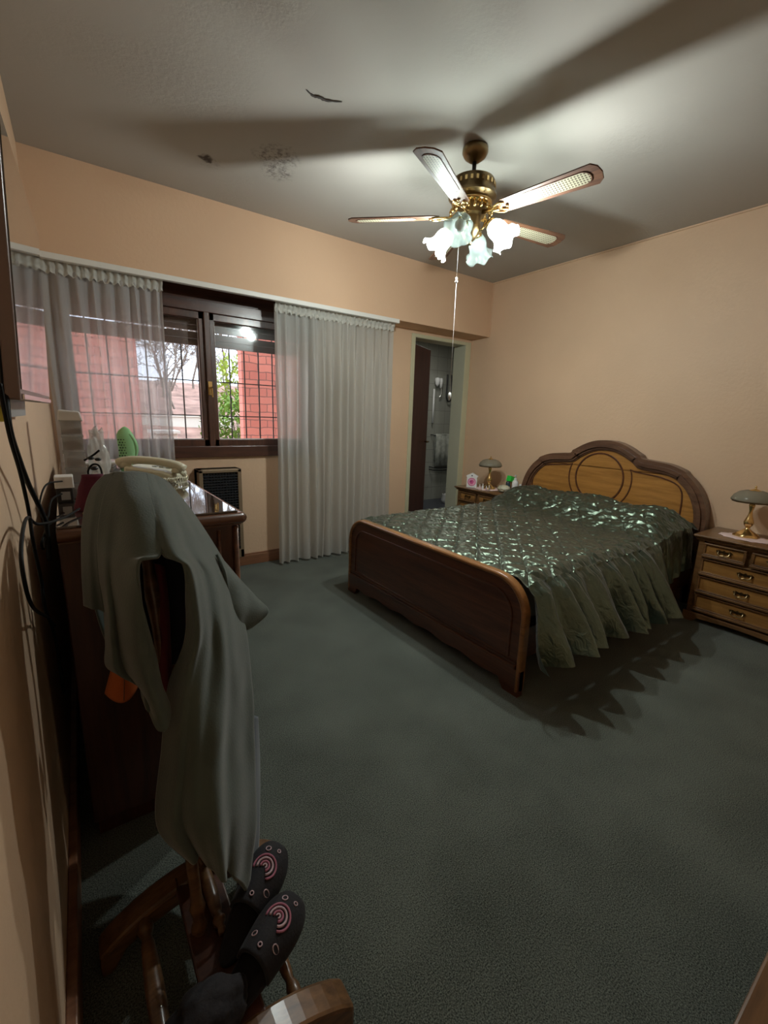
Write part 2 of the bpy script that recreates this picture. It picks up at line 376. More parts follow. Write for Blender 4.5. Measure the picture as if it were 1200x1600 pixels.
# crack where the ceiling plaster has lifted: a thin curled flake
bm = NB()
cp = smooth_path([(-2.72, -1.315, H-.002), (-2.68, -1.30, H-.003), (-2.655, -1.312, H-.005), (-2.62, -1.312, H-.004), (-2.56, -1.345, H-.002)], 5)
for i, (p, q) in enumerate(zip(cp, cp[1:])):
    wd = lambda t: .002+.008*abs(math.sin(t*1.1))*math.sin(PI*t/len(cp))
    a, b = wd(i), wd(i+1)
    bm.faces.new([bm.verts.new(v) for v in (p+V(0, a, 0), q+V(0, b, 0), q-V(0, b, 0), p-V(0, a, 0))])
mat('flake_dark', (.06, .05, .045), .9)
bmesh.ops.remove_doubles(bm, verts=bm.verts, dist=.0005)
o = struct('ceiling_flake', bm, 'flake_dark', solid=.0015)
tag(o, 'lifted dark sliver of cracked ceiling plaster', 'crack')
del o['kind']
# left wall, very slightly out of square
bm = NB(); prism(bm, [(-3.775, .3), (-3.832, -3.0), (-3.855, -4.0), (-4.1, -4.0), (-4.1, .3)], 'xy', 0, H); struct('wall_left', bm, 'wall_paint')
bm = NB(); box(bm, 0, .12, -4.0, D+.155, 0, H); struct('wall_right', bm, 'wall_paint')
bm = NB(); box(bm, -4.1, .12, -4.0, -3.75, 0, H); struct('wall_near', bm, 'wall_paint')
# window wall with openings
WX0, WX1, WZ0, WZ1 = -3.74, -1.90, .93, 2.30
DX0, DX1, DZ = -.80, -.10, 2.065
bm = NB()
for x0, x1, z0, z1 in ((-4.1, WX0, 0, H), (WX0, WX1, 0, WZ0), (WX0, WX1, WZ1, H), (WX1, DX0, 0, H), (DX0, DX1, DZ, H), (DX1, .0, 0, H)):
    box(bm, x0, x1, D, D+.155, z0, z1)
struct('wall_far', bm, 'wall_paint')
# soffit: deep box right of the window, thin fascia hiding the curtain recess
bm = NB(); prism(bm, [(-3.9, 0), (0, 0), (0, D), (-1.16, D), (-1.16, .03), (-3.9, .03)], 'xy', HS, H-.001); struct('trim_1', bm, 'soffit_paint')
bm = NB(); box(bm, -.72, -.10, .045, D-.02, HS-.03, HS+.001)
bm.free()
bm = NB(); box(bm, -3.80, -1.19, -.012, .03, HS-.028, HS+.006); o = struct('trim_2', bm, 'white_rail', bevel=.004)
# baseboards
def baseb(bm, x0, x1): box(bm, x0, x1, D-.018, D, 0, .085); box(bm, x0, x1, D-.012, D, .085, .10)
bm = NB(); baseb(bm, -3.75, -.86); struct('baseboard_far', bm, 'base_wood', bevel=.003)
bm = NB(); box(bm, -.018, 0, -4.0, D, 0, .10); struct('baseboard_right', bm, 'base_wood', bevel=.003)
bm = NB(); prism(bm, [(-3.775, .2), (-3.832, -3.0), (-3.848, -3.75), (-3.828, -3.75), (-3.812, -3.0), (-3.755, .2)], 'xy', 0, .10); struct('baseboard_left', bm, 'base_wood', bevel=.003)
# slim cove where the right wall meets the ceiling
bm = NB(); box(bm, -.010, 0, -4.0, 0, H-.012, H-.001); struct('trim_3', bm, 'wall_paint')
bm = NB(); box(bm, -.008, 0, -.010, 0, HS, H-.012); struct('trim_4', bm, 'soffit_paint')

# ---- window: frame, two sashes with glass, shutter, grille
win = thing('window_1', None, None, (-2.8, D, WZ0)); win['kind'] = 'structure'
WO = (-2.8, D, WZ0)
bm = NB()
y0, y1 = D-.012, D+.10
box(bm, WX0, WX1, D-.03, y1, .93, 1.015)                       # sill rail
box(bm, WX0, WX1, D+.02, y1, 2.04, 2.30)                        # head board / shutter box
box(bm, WX0, WX0+.06, y0, y1, 1.0, 2.1); box(bm, WX1-.06, WX1, y0, y1, 1.0, 2.1)
mk('window_frame', bm, 'window_wood_h', win, origin=WO, bevel=.004)
bm = NB(); box(bm, WX0, WX1, D-.01, D+.02, 1.99, 2.07); mk('head_rail', bm, 'window_wood_h', win, origin=WO, bevel=.004)
MX = -2.785
def sash(x0, x1, yo):
    bm = NB(); z0, z1, s = 1.005, 2.0, .055
    box(bm, x0, x1, yo, yo+.045, z0, z0+.062); box(bm, x0, x1, yo, yo+.045, z1-.06, z1)
    box(bm, x0, x0+s, yo, yo+.045, z0, z1); box(bm, x1-s, x1, yo, yo+.045, z0, z1)
    # thin pale glazing bead along the glass
    s_ = mk('sash', bm, 'window_wood', win, origin=WO, bevel=.005)
    bm = NB()
    for a in ((x0+s, x0+s+.004, z0+.062, z1-.06), (x1-s-.004, x1-s, z0+.062, z1-.06), (x0+s, x1-s, z0+.062, z0+.066)):
        box(bm, a[0], a[1], yo+.012, yo+.02, a[2], a[3])
    mk('glazing_bead', bm, 'white_plastic', s_, origin=WO)
    bm = NB(); box(bm, x0+s-.005, x1-s+.005, yo+.021, yo+.025, z0+.055, z1-.055)
    mk('glass_pane', bm, 'window_glass', s_, origin=WO)
sash(-3.68, MX-.003, D+.012); sash(MX+.003, WX1+.0-.06, D+.012)
bm = NB(); box(bm, MX-.022, MX+.022, D-.008, D+.014, 1.005, 2.0); mk('astragal', bm, 'window_wood', win, origin=WO, bevel=.006)
bm = NB(); box(bm, MX-.014, MX+.014, D-.016, D-.008, 1.40, 1.50)
tube(bm, [(MX, D-.016, 1.455), (MX, D-.045, 1.455), (MX+.002, D-.05, 1.45), (MX+.004, D-.05, 1.385)], .007, 8)
mk('window_handle', bm, 'brass', win, origin=WO, bevel=.002)
# roller shutter slats, part lowered, a gap that lets two lines of daylight in
bm = NB(); z = 1.765
while z < 2.29:
    gap = .009 if abs(z-1.86) < .03 else .0005
    box(bm, WX0+.02, WX1-.02, D+.112, D+.128, z+gap, z+.048)
    z += .049
mk('roller_shutter', bm, 'window_wood_h', win, origin=WO)
# iron grille outside
bm = NB()
x = -3.66
while x < WX1:
    tube(bm, [(x, .43, .95), (x, .43, 2.2)], .0055, 6); x += .1205
for z in (.99, 1.245, 1.512, 1.79): tube(bm, [(WX0, .43, z), (WX1, .43, z)], .005, 6)
g = mk('window_grille', bm, 'iron', win, origin=WO)
bm = NB(); box(bm, WX0-.05, WX1+.05, .401, .52, .86, .93); struct('trim_5', bm, 'brick_red')

# ---- door to the bathroom
bm = NB(); cw = .045
box(bm, DX0-cw, DX0, D-.012, D+.0, 0, DZ+.03); box(bm, DX1, -.02, D-.012, D, 0, DZ+.03)
box(bm, DX0, DX1, D-.012, D, DZ, DZ+.03)
o = struct('door_frame', bm, 'cream_paint', bevel=.003)
bm = NB(); box(bm, DX1-.001, DX1+.015, D-.006, D+.165, 0, DZ); box(bm, DX0-.015, DX0+.004, D-.006, D+.165, 0, DZ); box(bm, DX0, DX1, D-.006, D+.165, DZ-.004, DZ+.012)
mk('jamb_lining', bm, 'jamb_paint', o)
ang = math.radians(27)
dr = thing('door_1', None, None, (DX0+.02, D+.13, .01), ang); dr['kind'] = 'structure'
bm = NB(); box(bm, 0, .62, 0, .038, 0, 2.03)
mk('door_leaf', bm, 'door_wood', dr, bevel=.003)
bm = NB(); tube(bm, [(.575, 0, 1.0), (.575, -.045, 1.0), (.50, -.05, 1.0)], .009, 8); mk('door_handle', bm, 'antique_brass', dr, smooth=True)
# bathroom shell
BX0, BX1, BY1 = -.95, 1.75, 1.90
bm = NB(); box(bm, BX0, BX1, BY1, BY1+.1, 0, 2.5); struct('wall_bathroom_far', bm, 'wall_tile')
bm = NB(); box(bm, BX0-.1, BX0, D+.155, BY1, 0, 2.5); struct('wall_bathroom_left', bm, 'wall_tile')
bm = NB(); box(bm, BX1, BX1+.1, D+.155, BY1, 0, 2.5); struct('wall_bathroom_right', bm, 'wall_tile')
bm = NB(); box(bm, .12, BX1, D+.10, D+.155, 0, 2.5); struct('wall_bathroom_near', bm, 'wall_tile')
bm = NB(); box(bm, BX0, BX1, D+.155, BY1, -.1, 0.0); box(bm, DX0, DX1, D, D+.155, -.1, .002); struct('floor_bathroom', bm, 'tile_floor_dark')
bm = NB(); box(bm, BX0, BX1+.1, D+.155, BY1+.1, 2.4, 2.5); struct('ceiling_bathroom', bm, 'white_plastic')

bl = bpy.data.lights.new('bathroom_fill', 'AREA'); bl.energy = 7.5; bl.size = .3; bl.color = (1, .98, .9); bo_ = bpy.data.objects.new('bathroom_fill', bl); COL.objects.link(bo_); bo_.location = (.3, 1.1, 2.36)  # fill lamp added to brighten the bathroom; no such source is visible
bm = NB(); lathe(bm, [(0, 2.40), (.17, 2.40), (.17, 2.375), (.15, 2.37), (0, 2.37)], 24, (.3, 1.1, 0)); tag(mk('fill_light_disc', bm, 'white_plastic', origin=(.3, 1.1, 2.4), smooth=True, ang=40), 'unseen round disc added on the bathroom ceiling above the fill lamp', 'fill light disc')  # unseen disc, added as a mount for the bathroom fill lamp
# ---- bathroom things seen through the door
t = thing('towel_rail', 'dark towel rail with a double bar below on tiled bathroom wall', 'towel rail', (1.14, BY1, .9))
for z in (1.03, .53, .49):
    bm = NB(); tube(bm, smooth_path([(.93, BY1, z), (.93, BY1-.06, z), (.96, BY1-.075, z-.01), (1.15, BY1-.08, z-(.02 if z < 1 else 0)), (1.32, BY1-.075, z-.01), (1.36, BY1-.06, z), (1.36, BY1, z)], 4), .008, 8)
    mk('rail', bm, 'black_plastic', t, origin=(1.14, BY1, .9), smooth=True)
bm = NB()
N_ = 22
rows = []
for i in range(N_+1):
    u = i/N_; x = .965+.36*u; fy = .006*math.sin(u*22)
    rows.append([bm.verts.new(p) for p in ((x, BY1-.062+fy*.3, .64), (x, BY1-.06, 1.02), (x, BY1-.075, 1.046), (x, BY1-.09, 1.02), (x, BY1-.095+fy, .8), (x, BY1-.096+fy*1.5, .55))])
for a, b in zip(rows, rows[1:]):
    for k in range(5): bm.faces.new((a[k], a[k+1], b[k+1], b[k]))
tag(mk('towel', bm, 'towel', origin=(1.14, BY1-.08, .55), smooth=True, solid=.006), 'mottled grey green towel folded over the bathroom rail', 'towel')
t = thing('shower_set', 'white hand shower with riser rail on the bathroom tiles', 'shower', (.95, BY1, 1.2))
SO = (.95, BY1, 1.2)
bm = NB(); tube(bm, [(.918, BY1-.04, 1.21), (.918, BY1-.04, 1.72)], .014, 10); mk('riser_rail', bm, 'white_plastic', t, origin=SO, smooth=True)
bm = NB(); lathe(bm, [(0, 0), (.012, 0), (.03, .03), (.042, .09), (.035, .12), (0, .13)], 14, (.95, BY1-.07, 1.76)); lathe(bm, [(0, 0), (.02, 0), (.028, .1), (.02, .14), (0, .15)], 12, (1.035, BY1-.06, 1.74))
mk('shower_head', bm, 'white_plastic', t, origin=SO, smooth=True)
bm = NB(); tube(bm, smooth_path([(1.04, BY1-.05, 1.78), (1.05, BY1-.06, 1.66), (1.02, BY1-.05, 1.60)], 6), .009, 8); mk('hose', bm, 'chrome', t, origin=SO, smooth=True)
bm = NB(); tube(bm, smooth_path([(1.19, BY1-.03, 1.95), (1.17, BY1-.05, 1.72), (1.16, BY1-.06, 1.62), (1.20, BY1-.06, 1.55), (1.26, BY1-.06, 1.58), (1.28, BY1-.05, 1.72), (1.27, BY1-.03, 1.95)], 8), .011, 8)
tag(mk('shower_hose', bm, 'black_plastic', origin=(1.2, BY1-.03, 1.7), smooth=True), 'dark hose looping down the bathroom wall right of the shower', 'hose')
bm = NB(); lathe(bm, [(0, 0), (.07, 0), (.09, .05), (.075, .13), (.08, .14), (0, .15)], 20, (1.02, 1.55, 0)); t_ = mk('waste_bin', bm, 'white_plastic', origin=(1.02, 1.55, 0), smooth=True)
tag(t_, 'small white bin on the dark bathroom floor', 'bin')
bm = NB(); tube(bm, smooth_path([(-.07, 0, .13), (-.05, 0, .22), (0, 0, .25), (.05, 0, .22), (.07, 0, .13)], 6), .005, 6); mk('bin_handle', bm, 'steel', t_, smooth=True)

# ---- outside: garden bank, brick pier, brick wall seen through the curtain, bush, trees
bm = NB()
G = 26
gv = {}
for i in range(G+1):
    for j in range(G+1):
        x = -12+24*i/G; y = 2.05+14*(j/G)**1.3
        z = .1+.20*max(0, y-1.5)+.10*noise.noise(Vector((x*.5, y*.5, 0)))
        gv[i, j] = bm.verts.new((x, y, min(z, 2.15)))
for i in range(G):
    for j in range(G): bm.faces.new((gv[i, j], gv[i+1, j], gv[i+1, j+1], gv[i, j+1]))
tag(mk('garden_ground', bm, 'soil', smooth=True), kind='structure')
bm = NB(); box(bm, -2.13, -1.35, 1.5, 1.62, 0, 2.7); tag(mk('brick_pier', bm, 'brickwork', origin=(-1.75, 1.5, 0)), 'red brick pier standing outside the right window pane', 'brick pier')
bm = NB(); prism(bm, [(-5.2, 0), (-3.02, 0), (-3.02, 2.12), (-3.62, 2.12), (-3.62, 1.78), (-5.2, 1.78)], 'xz', 2.2, 2.4); tag(mk('brick_wall', bm, 'brickwork', origin=(-4, 2.2, 0)), 'red brick garden wall glowing through the left curtain', 'brick wall')
bm = NB(); box(bm, -3.6, -.9, 5.9, 6.0, .9, 1.17); box(bm, -3.62, -.88, 5.87, 6.03, 1.17, 1.20)
tag(mk('garden_wall', bm, 'stone_white', origin=(-2.2, 5.9, .9)), 'low pale edging wall across the garden', 'garden wall')
bm = NB(); box(bm, -2.62, -2.30, 4.2, 4.6, .4, .93); box(bm, -2.66, -2.26, 4.16, 4.64, .93, .97); tag(mk('garden_bench', bm, ['stone_white'], origin=(-2.1, 4.3, .4)), 'pale stone block bench on the garden bank', 'bench')
def leafy(name, c, rad, n, m, label, stem=True):
    t = thing(name, label, 'bush', (c[0], c[1], .2))
    o = (c[0], c[1], .2); bm = NB(); rnd = random.Random(3)
    for _ in range(n):
        d = Vector((rnd.gauss(0, 1), rnd.gauss(0, 1), rnd.gauss(0, 1))).normalized()*rnd.uniform(.6, 1)
        p = Vector((c[0]+d.x*rad[0], c[1]+d.y*rad[1], c[2]+d.z*rad[2])); s = rnd.uniform(.03, .055)
        a = Vector((rnd.gauss(0, 1), rnd.gauss(0, 1), rnd.gauss(0, 1))).normalized(); b = a.cross(Vector((.3, .2, 1))).normalized()
        bm.faces.new([bm.verts.new(p+v) for v in (a*s, b*s*.5, -a*s, -b*s*.5)])
    mk('foliage', bm, m, t, origin=o)
    bm = NB()
    for k in range(4): tube(bm, [(c[0]+.03*k-.05, c[1], .15), (c[0]+rad[0]*(.3*k-.45), c[1], c[2])], .015, 6)
    mk('stem', bm, 'bark', t, origin=o)
leafy('garden_bush', (-1.50, 3.4, 1.0), (.66, .5, .62), 2600, 'leaf_green', 'dense green bush beside the brick pier')
leafy('lime_shrub', (-1.15, 4.4, 1.75), (.75, .5, .55), 1500, 'leaf_lime', 'yellow green shrub above the dense green bush')
def bare_tree(x, y, z0, h, seed, label):
    bm = NB(); rnd = random.Random(seed)
    def br(p, d, l, r, depth):
        q = p+d*l; mid = (p+q)/2+Vector((rnd.uniform(-1, 1), rnd.uniform(-1, 1), rnd.uniform(-1, 1)))*l*.08
        tube(bm, [p, mid, q], [r, r*.85, r*.65], 5, False)
        if depth == 0: return
        for _ in range(3 if depth > 2 else 4):
            nd = (d+Vector((rnd.gauss(0, .5), rnd.gauss(0, .5), rnd.gauss(.05, .4)))).normalized()
            br(p+(q-p)*rnd.uniform(.45, 1), nd, l*rnd.uniform(.6, .85), max(r*.6, .004), depth-1)
    br(Vector((x, y, z0-.35)), Vector((rnd.uniform(-.15, .15), 0, 1)), h, .036, 6)
    tag(mk('bare_tree', bm, 'bark', origin=(x, y, z0)), label, 'tree', 'leafless trees on the garden bank')
bare_tree(-1.78, 6.9, 1.15, 1.1, 4, 'leafless grey tree nearest the window mullion outside')
bare_tree(-.55, 7.4, 1.25, 1.2, 9, 'leafless grey tree behind the yellow green shrub')
bare_tree(-3.3, 7.2, 1.2, 1.2, 12, 'leafless tree behind the left curtain')
bare_tree(-.6, 10.5, 1.85, 1.4, 15, 'farthest leafless tree seen through the left pane')
bare_tree(-1.6, 9.2, 1.6, 1.3, 21, 'leafless grey tree at the left edge of the open pane')

# ================================================================== CURTAINS
def curtain(name, x0, x1, z0, z1, folds, m, seed, amp, label, yc=.085, dens=None):
    t = thing(name, label, 'curtain', ((x0+x1)/2, yc, z1))
    O = ((x0+x1)/2, yc, z1); bm = NB(); rnd = random.Random(seed)
    ph = [0]
    for i in range(folds*2): ph.append(ph[-1]+rnd.uniform(.55, 1.45))
    tot = ph[-1]; nx = folds*20; nz = 34
    amps = [rnd.uniform(.6, 1.25) for _ in range(folds*2+2)]
    def fold(u, v):
        p = u*tot; k = 0
        while k < len(ph)-2 and ph[k+1] < p: k += 1
        f = (p-ph[k])/(ph[k+1]-ph[k]); s = 1 if k % 2 else -1
        return s*math.sin(PI*f)*amps[k]
    rows = []
    for j in range(nz+1):
        v = j/nz; z = z1-(z1-z0)*v; row = []
        for i in range(nx+1):
            u = i/nx; a = amp*(.35+.65*min(1, v*3.5))
            x = x0+(x1-x0)*u+.012*math.sin(v*3+u*19)*v+.010*noise.noise(Vector((u*9, v*3, seed)))
            y = yc+a*fold(u, v)+.006*noise.noise(Vector((u*30, v*9, seed+3)))*(1-v*.4)
            row.append(bm.verts.new((x, min(y, .20), z)))
        rows.append(row)
    for a, b in zip(rows, rows[1:]):
        for i in range(nx): bm.faces.new((a[i], a[i+1], b[i+1], b[i]))
    mk('cloth', bm, m, t, origin=O, smooth=True)
    bm = NB(); rows = []; n2 = int((x1-x0)*260)
    for j in range(9):          # gathered header tape
        v = j/8; row = []
        for i in range(n2+1):
            u = i/n2; x = x0+(x1-x0)*u
            r = math.sin(u*(x1-x0)*150+1.7*noise.noise(Vector((u*40, 0, seed))))
            y = yc-.022+(.008+.004*math.sin(v*PI*2.5))*r-.010*math.sin(v*PI*2)
            z = z1+.02-.078*v+.004*noise.noise(Vector((u*60, v*2, seed)))-(.006*r if j == 8 else 0)
            row.append(bm.verts.new((x, y, z)))
        rows.append(row)
    for a, b in zip(rows, rows[1:]):
        for i in range(n2): bm.faces.new((a[i], a[i+1], b[i+1], b[i]))
    mk('header_tape', bm, 'voile_tape', t, origin=O, smooth=True)
    bm = NB(); rows = []
    return t
curtain('voile_curtain', -3.765, -3.10, .02, HS-.03, 9, 'voile', 5, .034, 'sheer pale voile curtain left of the uncovered window panes')
curtain('voile_curtain', -2.325, -1.185, .02, HS-.03, 14, 'voile_dense', 9, .036, 'long off-white curtain falling to the carpet beside the bathroom door')

# ================================================================== WALL HEATER
HO = (-2.77, .17, .10)
t = thing('wall_heater', 'brown framed gas heater with black grille below the window', 'heater', HO)
bm = NB(); hx0, hx1, hz0, hz1, hy = -2.935, -2.615, .12, .845, .10
box(bm, hx0, hx1, hy, D, hz1-.025, hz1); box(bm, hx0, hx1, hy, D, hz0, hz0+.07)
box(bm, hx0, hx0+.03, hy, D, hz0, hz1); box(bm, hx1-.03, hx1, hy, D, hz0, hz1); box(bm, hx0, hx1, hy+.06, D, hz0, hz1)
mk('heater_case', bm, 'heater_body', t, origin=HO, bevel=.004)
bm = NB()
z = hz0+.085
while z < hz1-.035: box(bm, hx0+.03, hx1-.03, hy+.004, hy+.022, z, z+.008); z += .021
x = hx0+.045
while x < hx1-.035: box(bm, x, x+.004, hy+.002, hy+.012, hz0+.075, hz1-.03); x += .022
box(bm, hx0+.03, hx1-.03, hy+.03, hy+.035, hz0+.07, hz1-.03)
mk('heater_grille', bm, 'heater_grille', t, origin=HO)
bm = NB(); box(bm, hx0+.05, hx0+.09, hy+.02, D-.002, 0, .13); mk('gas_pipe', bm, 'antique_brass', t, origin=HO)

# ================================================================== CEILING FAN
FC = Vector((-1.852, -1.486, H))
fan = thing('ceiling_fan', 'five bladed brass and cane ceiling fan with glass tulip lights', 'ceiling fan', FC)
bm = NB(); lathe(bm, [(0, -.001), (.055, -.001), (.065, -.012), (.066, -.03), (.055, -.05), (.03, -.068), (.02, -.072), (0, -.072)], 32); mk('canopy', bm, 'old_brass', fan, smooth=True)
bm = NB(); lathe(bm, [(0, -.06), (.011, -.06), (.011, -.16), (0, -.16)], 14); mk('downrod', bm, 'black_plastic', fan, smooth=True)
bm = NB(); lathe(bm, [(0, -.140), (.03, -.140), (.075, -.147), (.108, -.158), (.115, -.172), (.115, -.215), (.124, -.226), (.124, -.238), (.10, -.256), (0, -.258)], 40); m_ = mk('motor_housing', bm, 'antique_brass', fan, smooth=True, ang=40)
bm = NB()
for k in range(26):
    a = 2*PI*k/26; mt = Matrix.Rotation(a, 4, 'Z'); box(bm, .1145, .118, -.006, .006, -.198, -.178, mt)
mk('motor_vent', bm, 'brass', m_)
bm = NB(); lathe(bm, [(.095, -.254), (.104, -.259), (.106, -.268), (.098, -.276), (.06, -.278)], 40); mk('trim_ring', bm, 'brass', m_, smooth=True)
bm = NB()
for k in range(20):                                              # louvred flared ribs under the motor
    mt = Matrix.Rotation(2*PI*k/20, 4, 'Z'); tube(bm, [mt @ V(*p) for p in ((.060, 0, -.276), (.085, 0, -.280), (.106, 0, -.292), (.112, 0, -.306), (.104, 0, -.316))], .006, 6)
mk('louvre_ring', bm, 'brass', m_, smooth=True)
bm = NB(); lathe(bm, [(0, -.255), (.070, -.255), (.076, -.305), (.072, -.322), (.055, -.33), (.05, -.36), (.054, -.37), (.05, -.40), (.032, -.43), (.014, -.445), (.012, -.458), (0, -.462)], 28)
mk('switch_housing', bm, 'old_brass', fan, smooth=True, ang=40)
BZ = -.322
pitch = math.radians(-12)
def blade_outline(r0, r1, w0, w1, c=.028):
    return [(r0, -w0*.6), (r0+.03, -w0), (r1-c, -w1), (r1-.004, -w1+c*.9), (r1+.004, 0), (r1-.004, w1-c*.9), (r1-c, w1), (r0+.03, w0), (r0, w0*.6)]
blade0 = None
for k in range(5):
    a = math.radians(63.8+72*k)
    mt = Matrix.Translation((0, 0, BZ)) @ Matrix.Rotation(a, 4, 'Z') @ Matrix.Rotation(pitch, 4, 'X')
    if blade0 is None:
        bm = NB(); prism(bm, blade_outline(.165, .661, .048, .066), 'xy', -.003, .003)
        b = mk('blade', bm, 'blade_wood', fan, bevel=.0015); blade0 = b
        bm = NB(); pts = []
        for i in range(13): t_ = -PI/2+PI*i/12; pts.append((.578+.038*math.cos(t_), .038*math.sin(t_)))
        for i in range(13): t_ = PI/2+PI*i/12; pts.append((.325+.032*math.cos(t_), .034*math.sin(t_)))
        prism(bm, pts, 'xy', -.0045, .0045); c_ = mk('cane_inset', bm, 'cane', b)
        bm = NB(); out = [(x+(.004 if x > .5 else -.004), y*1.1) for x, y in pts]; ring_prism(bm, out, pts, 'xy', -.0052, .0052, True); r_ = mk('inset_rim', bm, 'blade_wood', b)
        bm = NB()
        tube(bm, [V(.07, 0, .004), V(.12, 0, -.004), V(.17, 0, -.008)], [.012, .008, .010], 8)
        for s in (-1, 1):
            tube(bm, smooth_path([(.12, 0, -.004), (.15, .022*s, -.006), (.185, .036*s, -.008), (.205, .024*s, -.008), (.18, .008*s, -.009)], 5), .005, 6)
            lathe(bm, [(0, -.012), (.006, -.010), (.006, -.004), (0, -.003)], 8, (.19, .022*s, 0))
        lathe(bm, [(0, -.013), (.009, -.011), (.009, -.004), (0, -.003)], 8, (.215, 0, 0))
        i_ = mk('blade_iron', bm, 'brass', b, smooth=True)
        kids = [c_, r_, i_]
    else:
        b = blade0.copy(); COL.objects.link(b)
        for q in kids: z = q.copy(); COL.objects.link(z); z.parent = b
    b.parent = fan; b.matrix_local = mt
# tulip lights
def tulip_bm(mt):
    bm = NB()
    def wob(k, a, r, z):
        f = max(0, (k-4)/4); return r*(1+.10*f*math.sin(6*a)), z+.012*f*math.sin(6*a+.8)
    lathe(bm, [(.020, 0), (.030, -.008), (.040, -.026), (.043, -.045), (.042, -.062), (.044, -.078), (.052, -.094), (.062, -.106), (.068, -.112)], 48, mtx=mt, wob=wob)
    return bm
for k, phi in enumerate((-63, 27, 117, -153)):
    lit = k in (0, 2); a = math.radians(phi)
    arm = NB(); R3 = Matrix.Rotation(a, 4, 'Z')
    tube(arm, [R3 @ p for p in smooth_path([(.035, 0, -.385), (.055, 0, -.395), (.070, 0, -.385), (.078, 0, -.365), (.090, 0, -.358), (.102, 0, -.366)], 5)], .006, 8)
    ar = mk('light_arm', arm, 'brass', fan, smooth=True)
    mt = Matrix.Translation(R3 @ V(.104, 0, -.368)) @ R3 @ Matrix.Rotation(math.radians(-46), 4, 'Y') @ Matrix.Scale(1.12, 4)
    # cup pointing down and outwards
    bm = NB(); lathe(bm, [(0, .012), (.014, .010), (.026, 0), (.028, -.012), (.022, -.014)], 20, mtx=mt); mk('shade_holder', bm, 'brass', ar, smooth=True)
    mk('glass_shade', tulip_bm(mt @ Matrix.Translation((0, 0, -.008))), 'shade_lit' if lit else 'shade_glass', ar, smooth=True, solid=.002)
    bm = NB(); lathe(bm, [(0, -.012), (.012, -.014), (.013, -.03), (.024, -.052), (.027, -.068), (.022, -.085), (.010, -.094), (0, -.096)], 20, mtx=mt)
    bo = mk('bulb', bm, 'bulb_lit' if lit else 'bulb_off', ar, smooth=True)
    if lit:
        ld = bpy.data.lights.new('lamp_light', 'POINT'); ld.energy = LAMP_W; ld.shadow_soft_size = .028; ld.color = (.93, 1.0, .97)
        lo = bpy.data.objects.new('lamp_light', ld); COL.objects.link(lo); lo.parent = fan; lo.location = mt @ V(0, 0, -.130)
bm = NB(); cx, cy = -.03, .05
tube(bm, [(cx, cy, -.40), (cx, cy, -.62)], .0006, 5); lathe(bm, [(0, -.61), (.006, -.615), (.004, -.625), (.009, -.635), (0, -.645)], 10, (cx, cy, 0))
tube(bm, [(cx, cy, -.63), (cx+.02, cy+.02, -1.225)], .0009, 6); lathe(bm, [(0, -1.22), (.007, -1.225), (.009, -1.24), (.005, -1.262), (0, -1.268)], 10, (cx+.02, cy+.02, 0))
mk('pull_chain', bm, 'white_plastic', fan, smooth=True)

# ================================================================== BED
YC = -1.47; FX = -2.10
BO = (-1.1, YC, 0)
bed = thing('double_bed', 'double bed with carved arched oak headboard and plain dark footboard', 'bed', BO)
def foot_outline(hw, top, r, bot, n=10):
    pts = [(YC-hw, bot)]
    for i in range(n+1): a = PI-PI/2*i/n; pts.append((YC-hw+r+r*math.cos(a), top-r+r*math.sin(a)))
    for i in range(n+1): a = PI/2-PI/2*i/n; pts.append((YC+hw-r+r*math.cos(a), top-r+r*math.sin(a)))
    pts.append((YC+hw, bot)); return pts
hw = .775
bm = NB(); prism(bm, foot_outline(hw-.015, .557, .165, .06), 'yz', FX+.008, FX+.034)
fb = mk('footboard', bm, 'bed_wood', bed, origin=BO, bevel=.003)
bm = NB(); ring_prism(bm, foot_outline(hw, .572, .18, .02), foot_outline(hw-.024, .548, .158, .02), 'yz', FX-.004, FX+.046); mk('footboard_rim', bm, 'bed_edge_lit', fb, origin=BO, smooth=True, bevel=.009, ang=50)
bm = NB(); ring_prism(bm, foot_outline(hw-.075, .497, .12, .17), foot_outline(hw-.087, .485, .11, .17), 'yz', FX+.002, FX+.012)
for z, d, h in ((.150, .004, .016), (.132, -.006, .018), (.172, .004, .008)): box(bm, FX+d, FX+.02, YC-hw+.03, YC+hw-.03, z, z+h)
mk('moulding', bm, 'bed_wood', fb, origin=BO, bevel=.003)
bm = NB(); pts = [(YC-hw, .135), (YC-hw, .0), (YC-hw+.09, .0), (YC-hw+.11, .028)]
for i in range(33):
    u = i/32; y = YC-hw+.12+(2*hw-.24)*u; pts.append((y, .045+.014*math.sin(u*PI)+.007*math.cos(u*PI*10)))
pts += [(YC+hw-.11, .028), (YC+hw-.09, 0), (YC+hw, 0), (YC+hw, .135)]
prism(bm, pts, 'yz', FX-.002, FX+.036); mk('footboard_apron', bm, 'bed_wood', fb, origin=BO, bevel=.003)
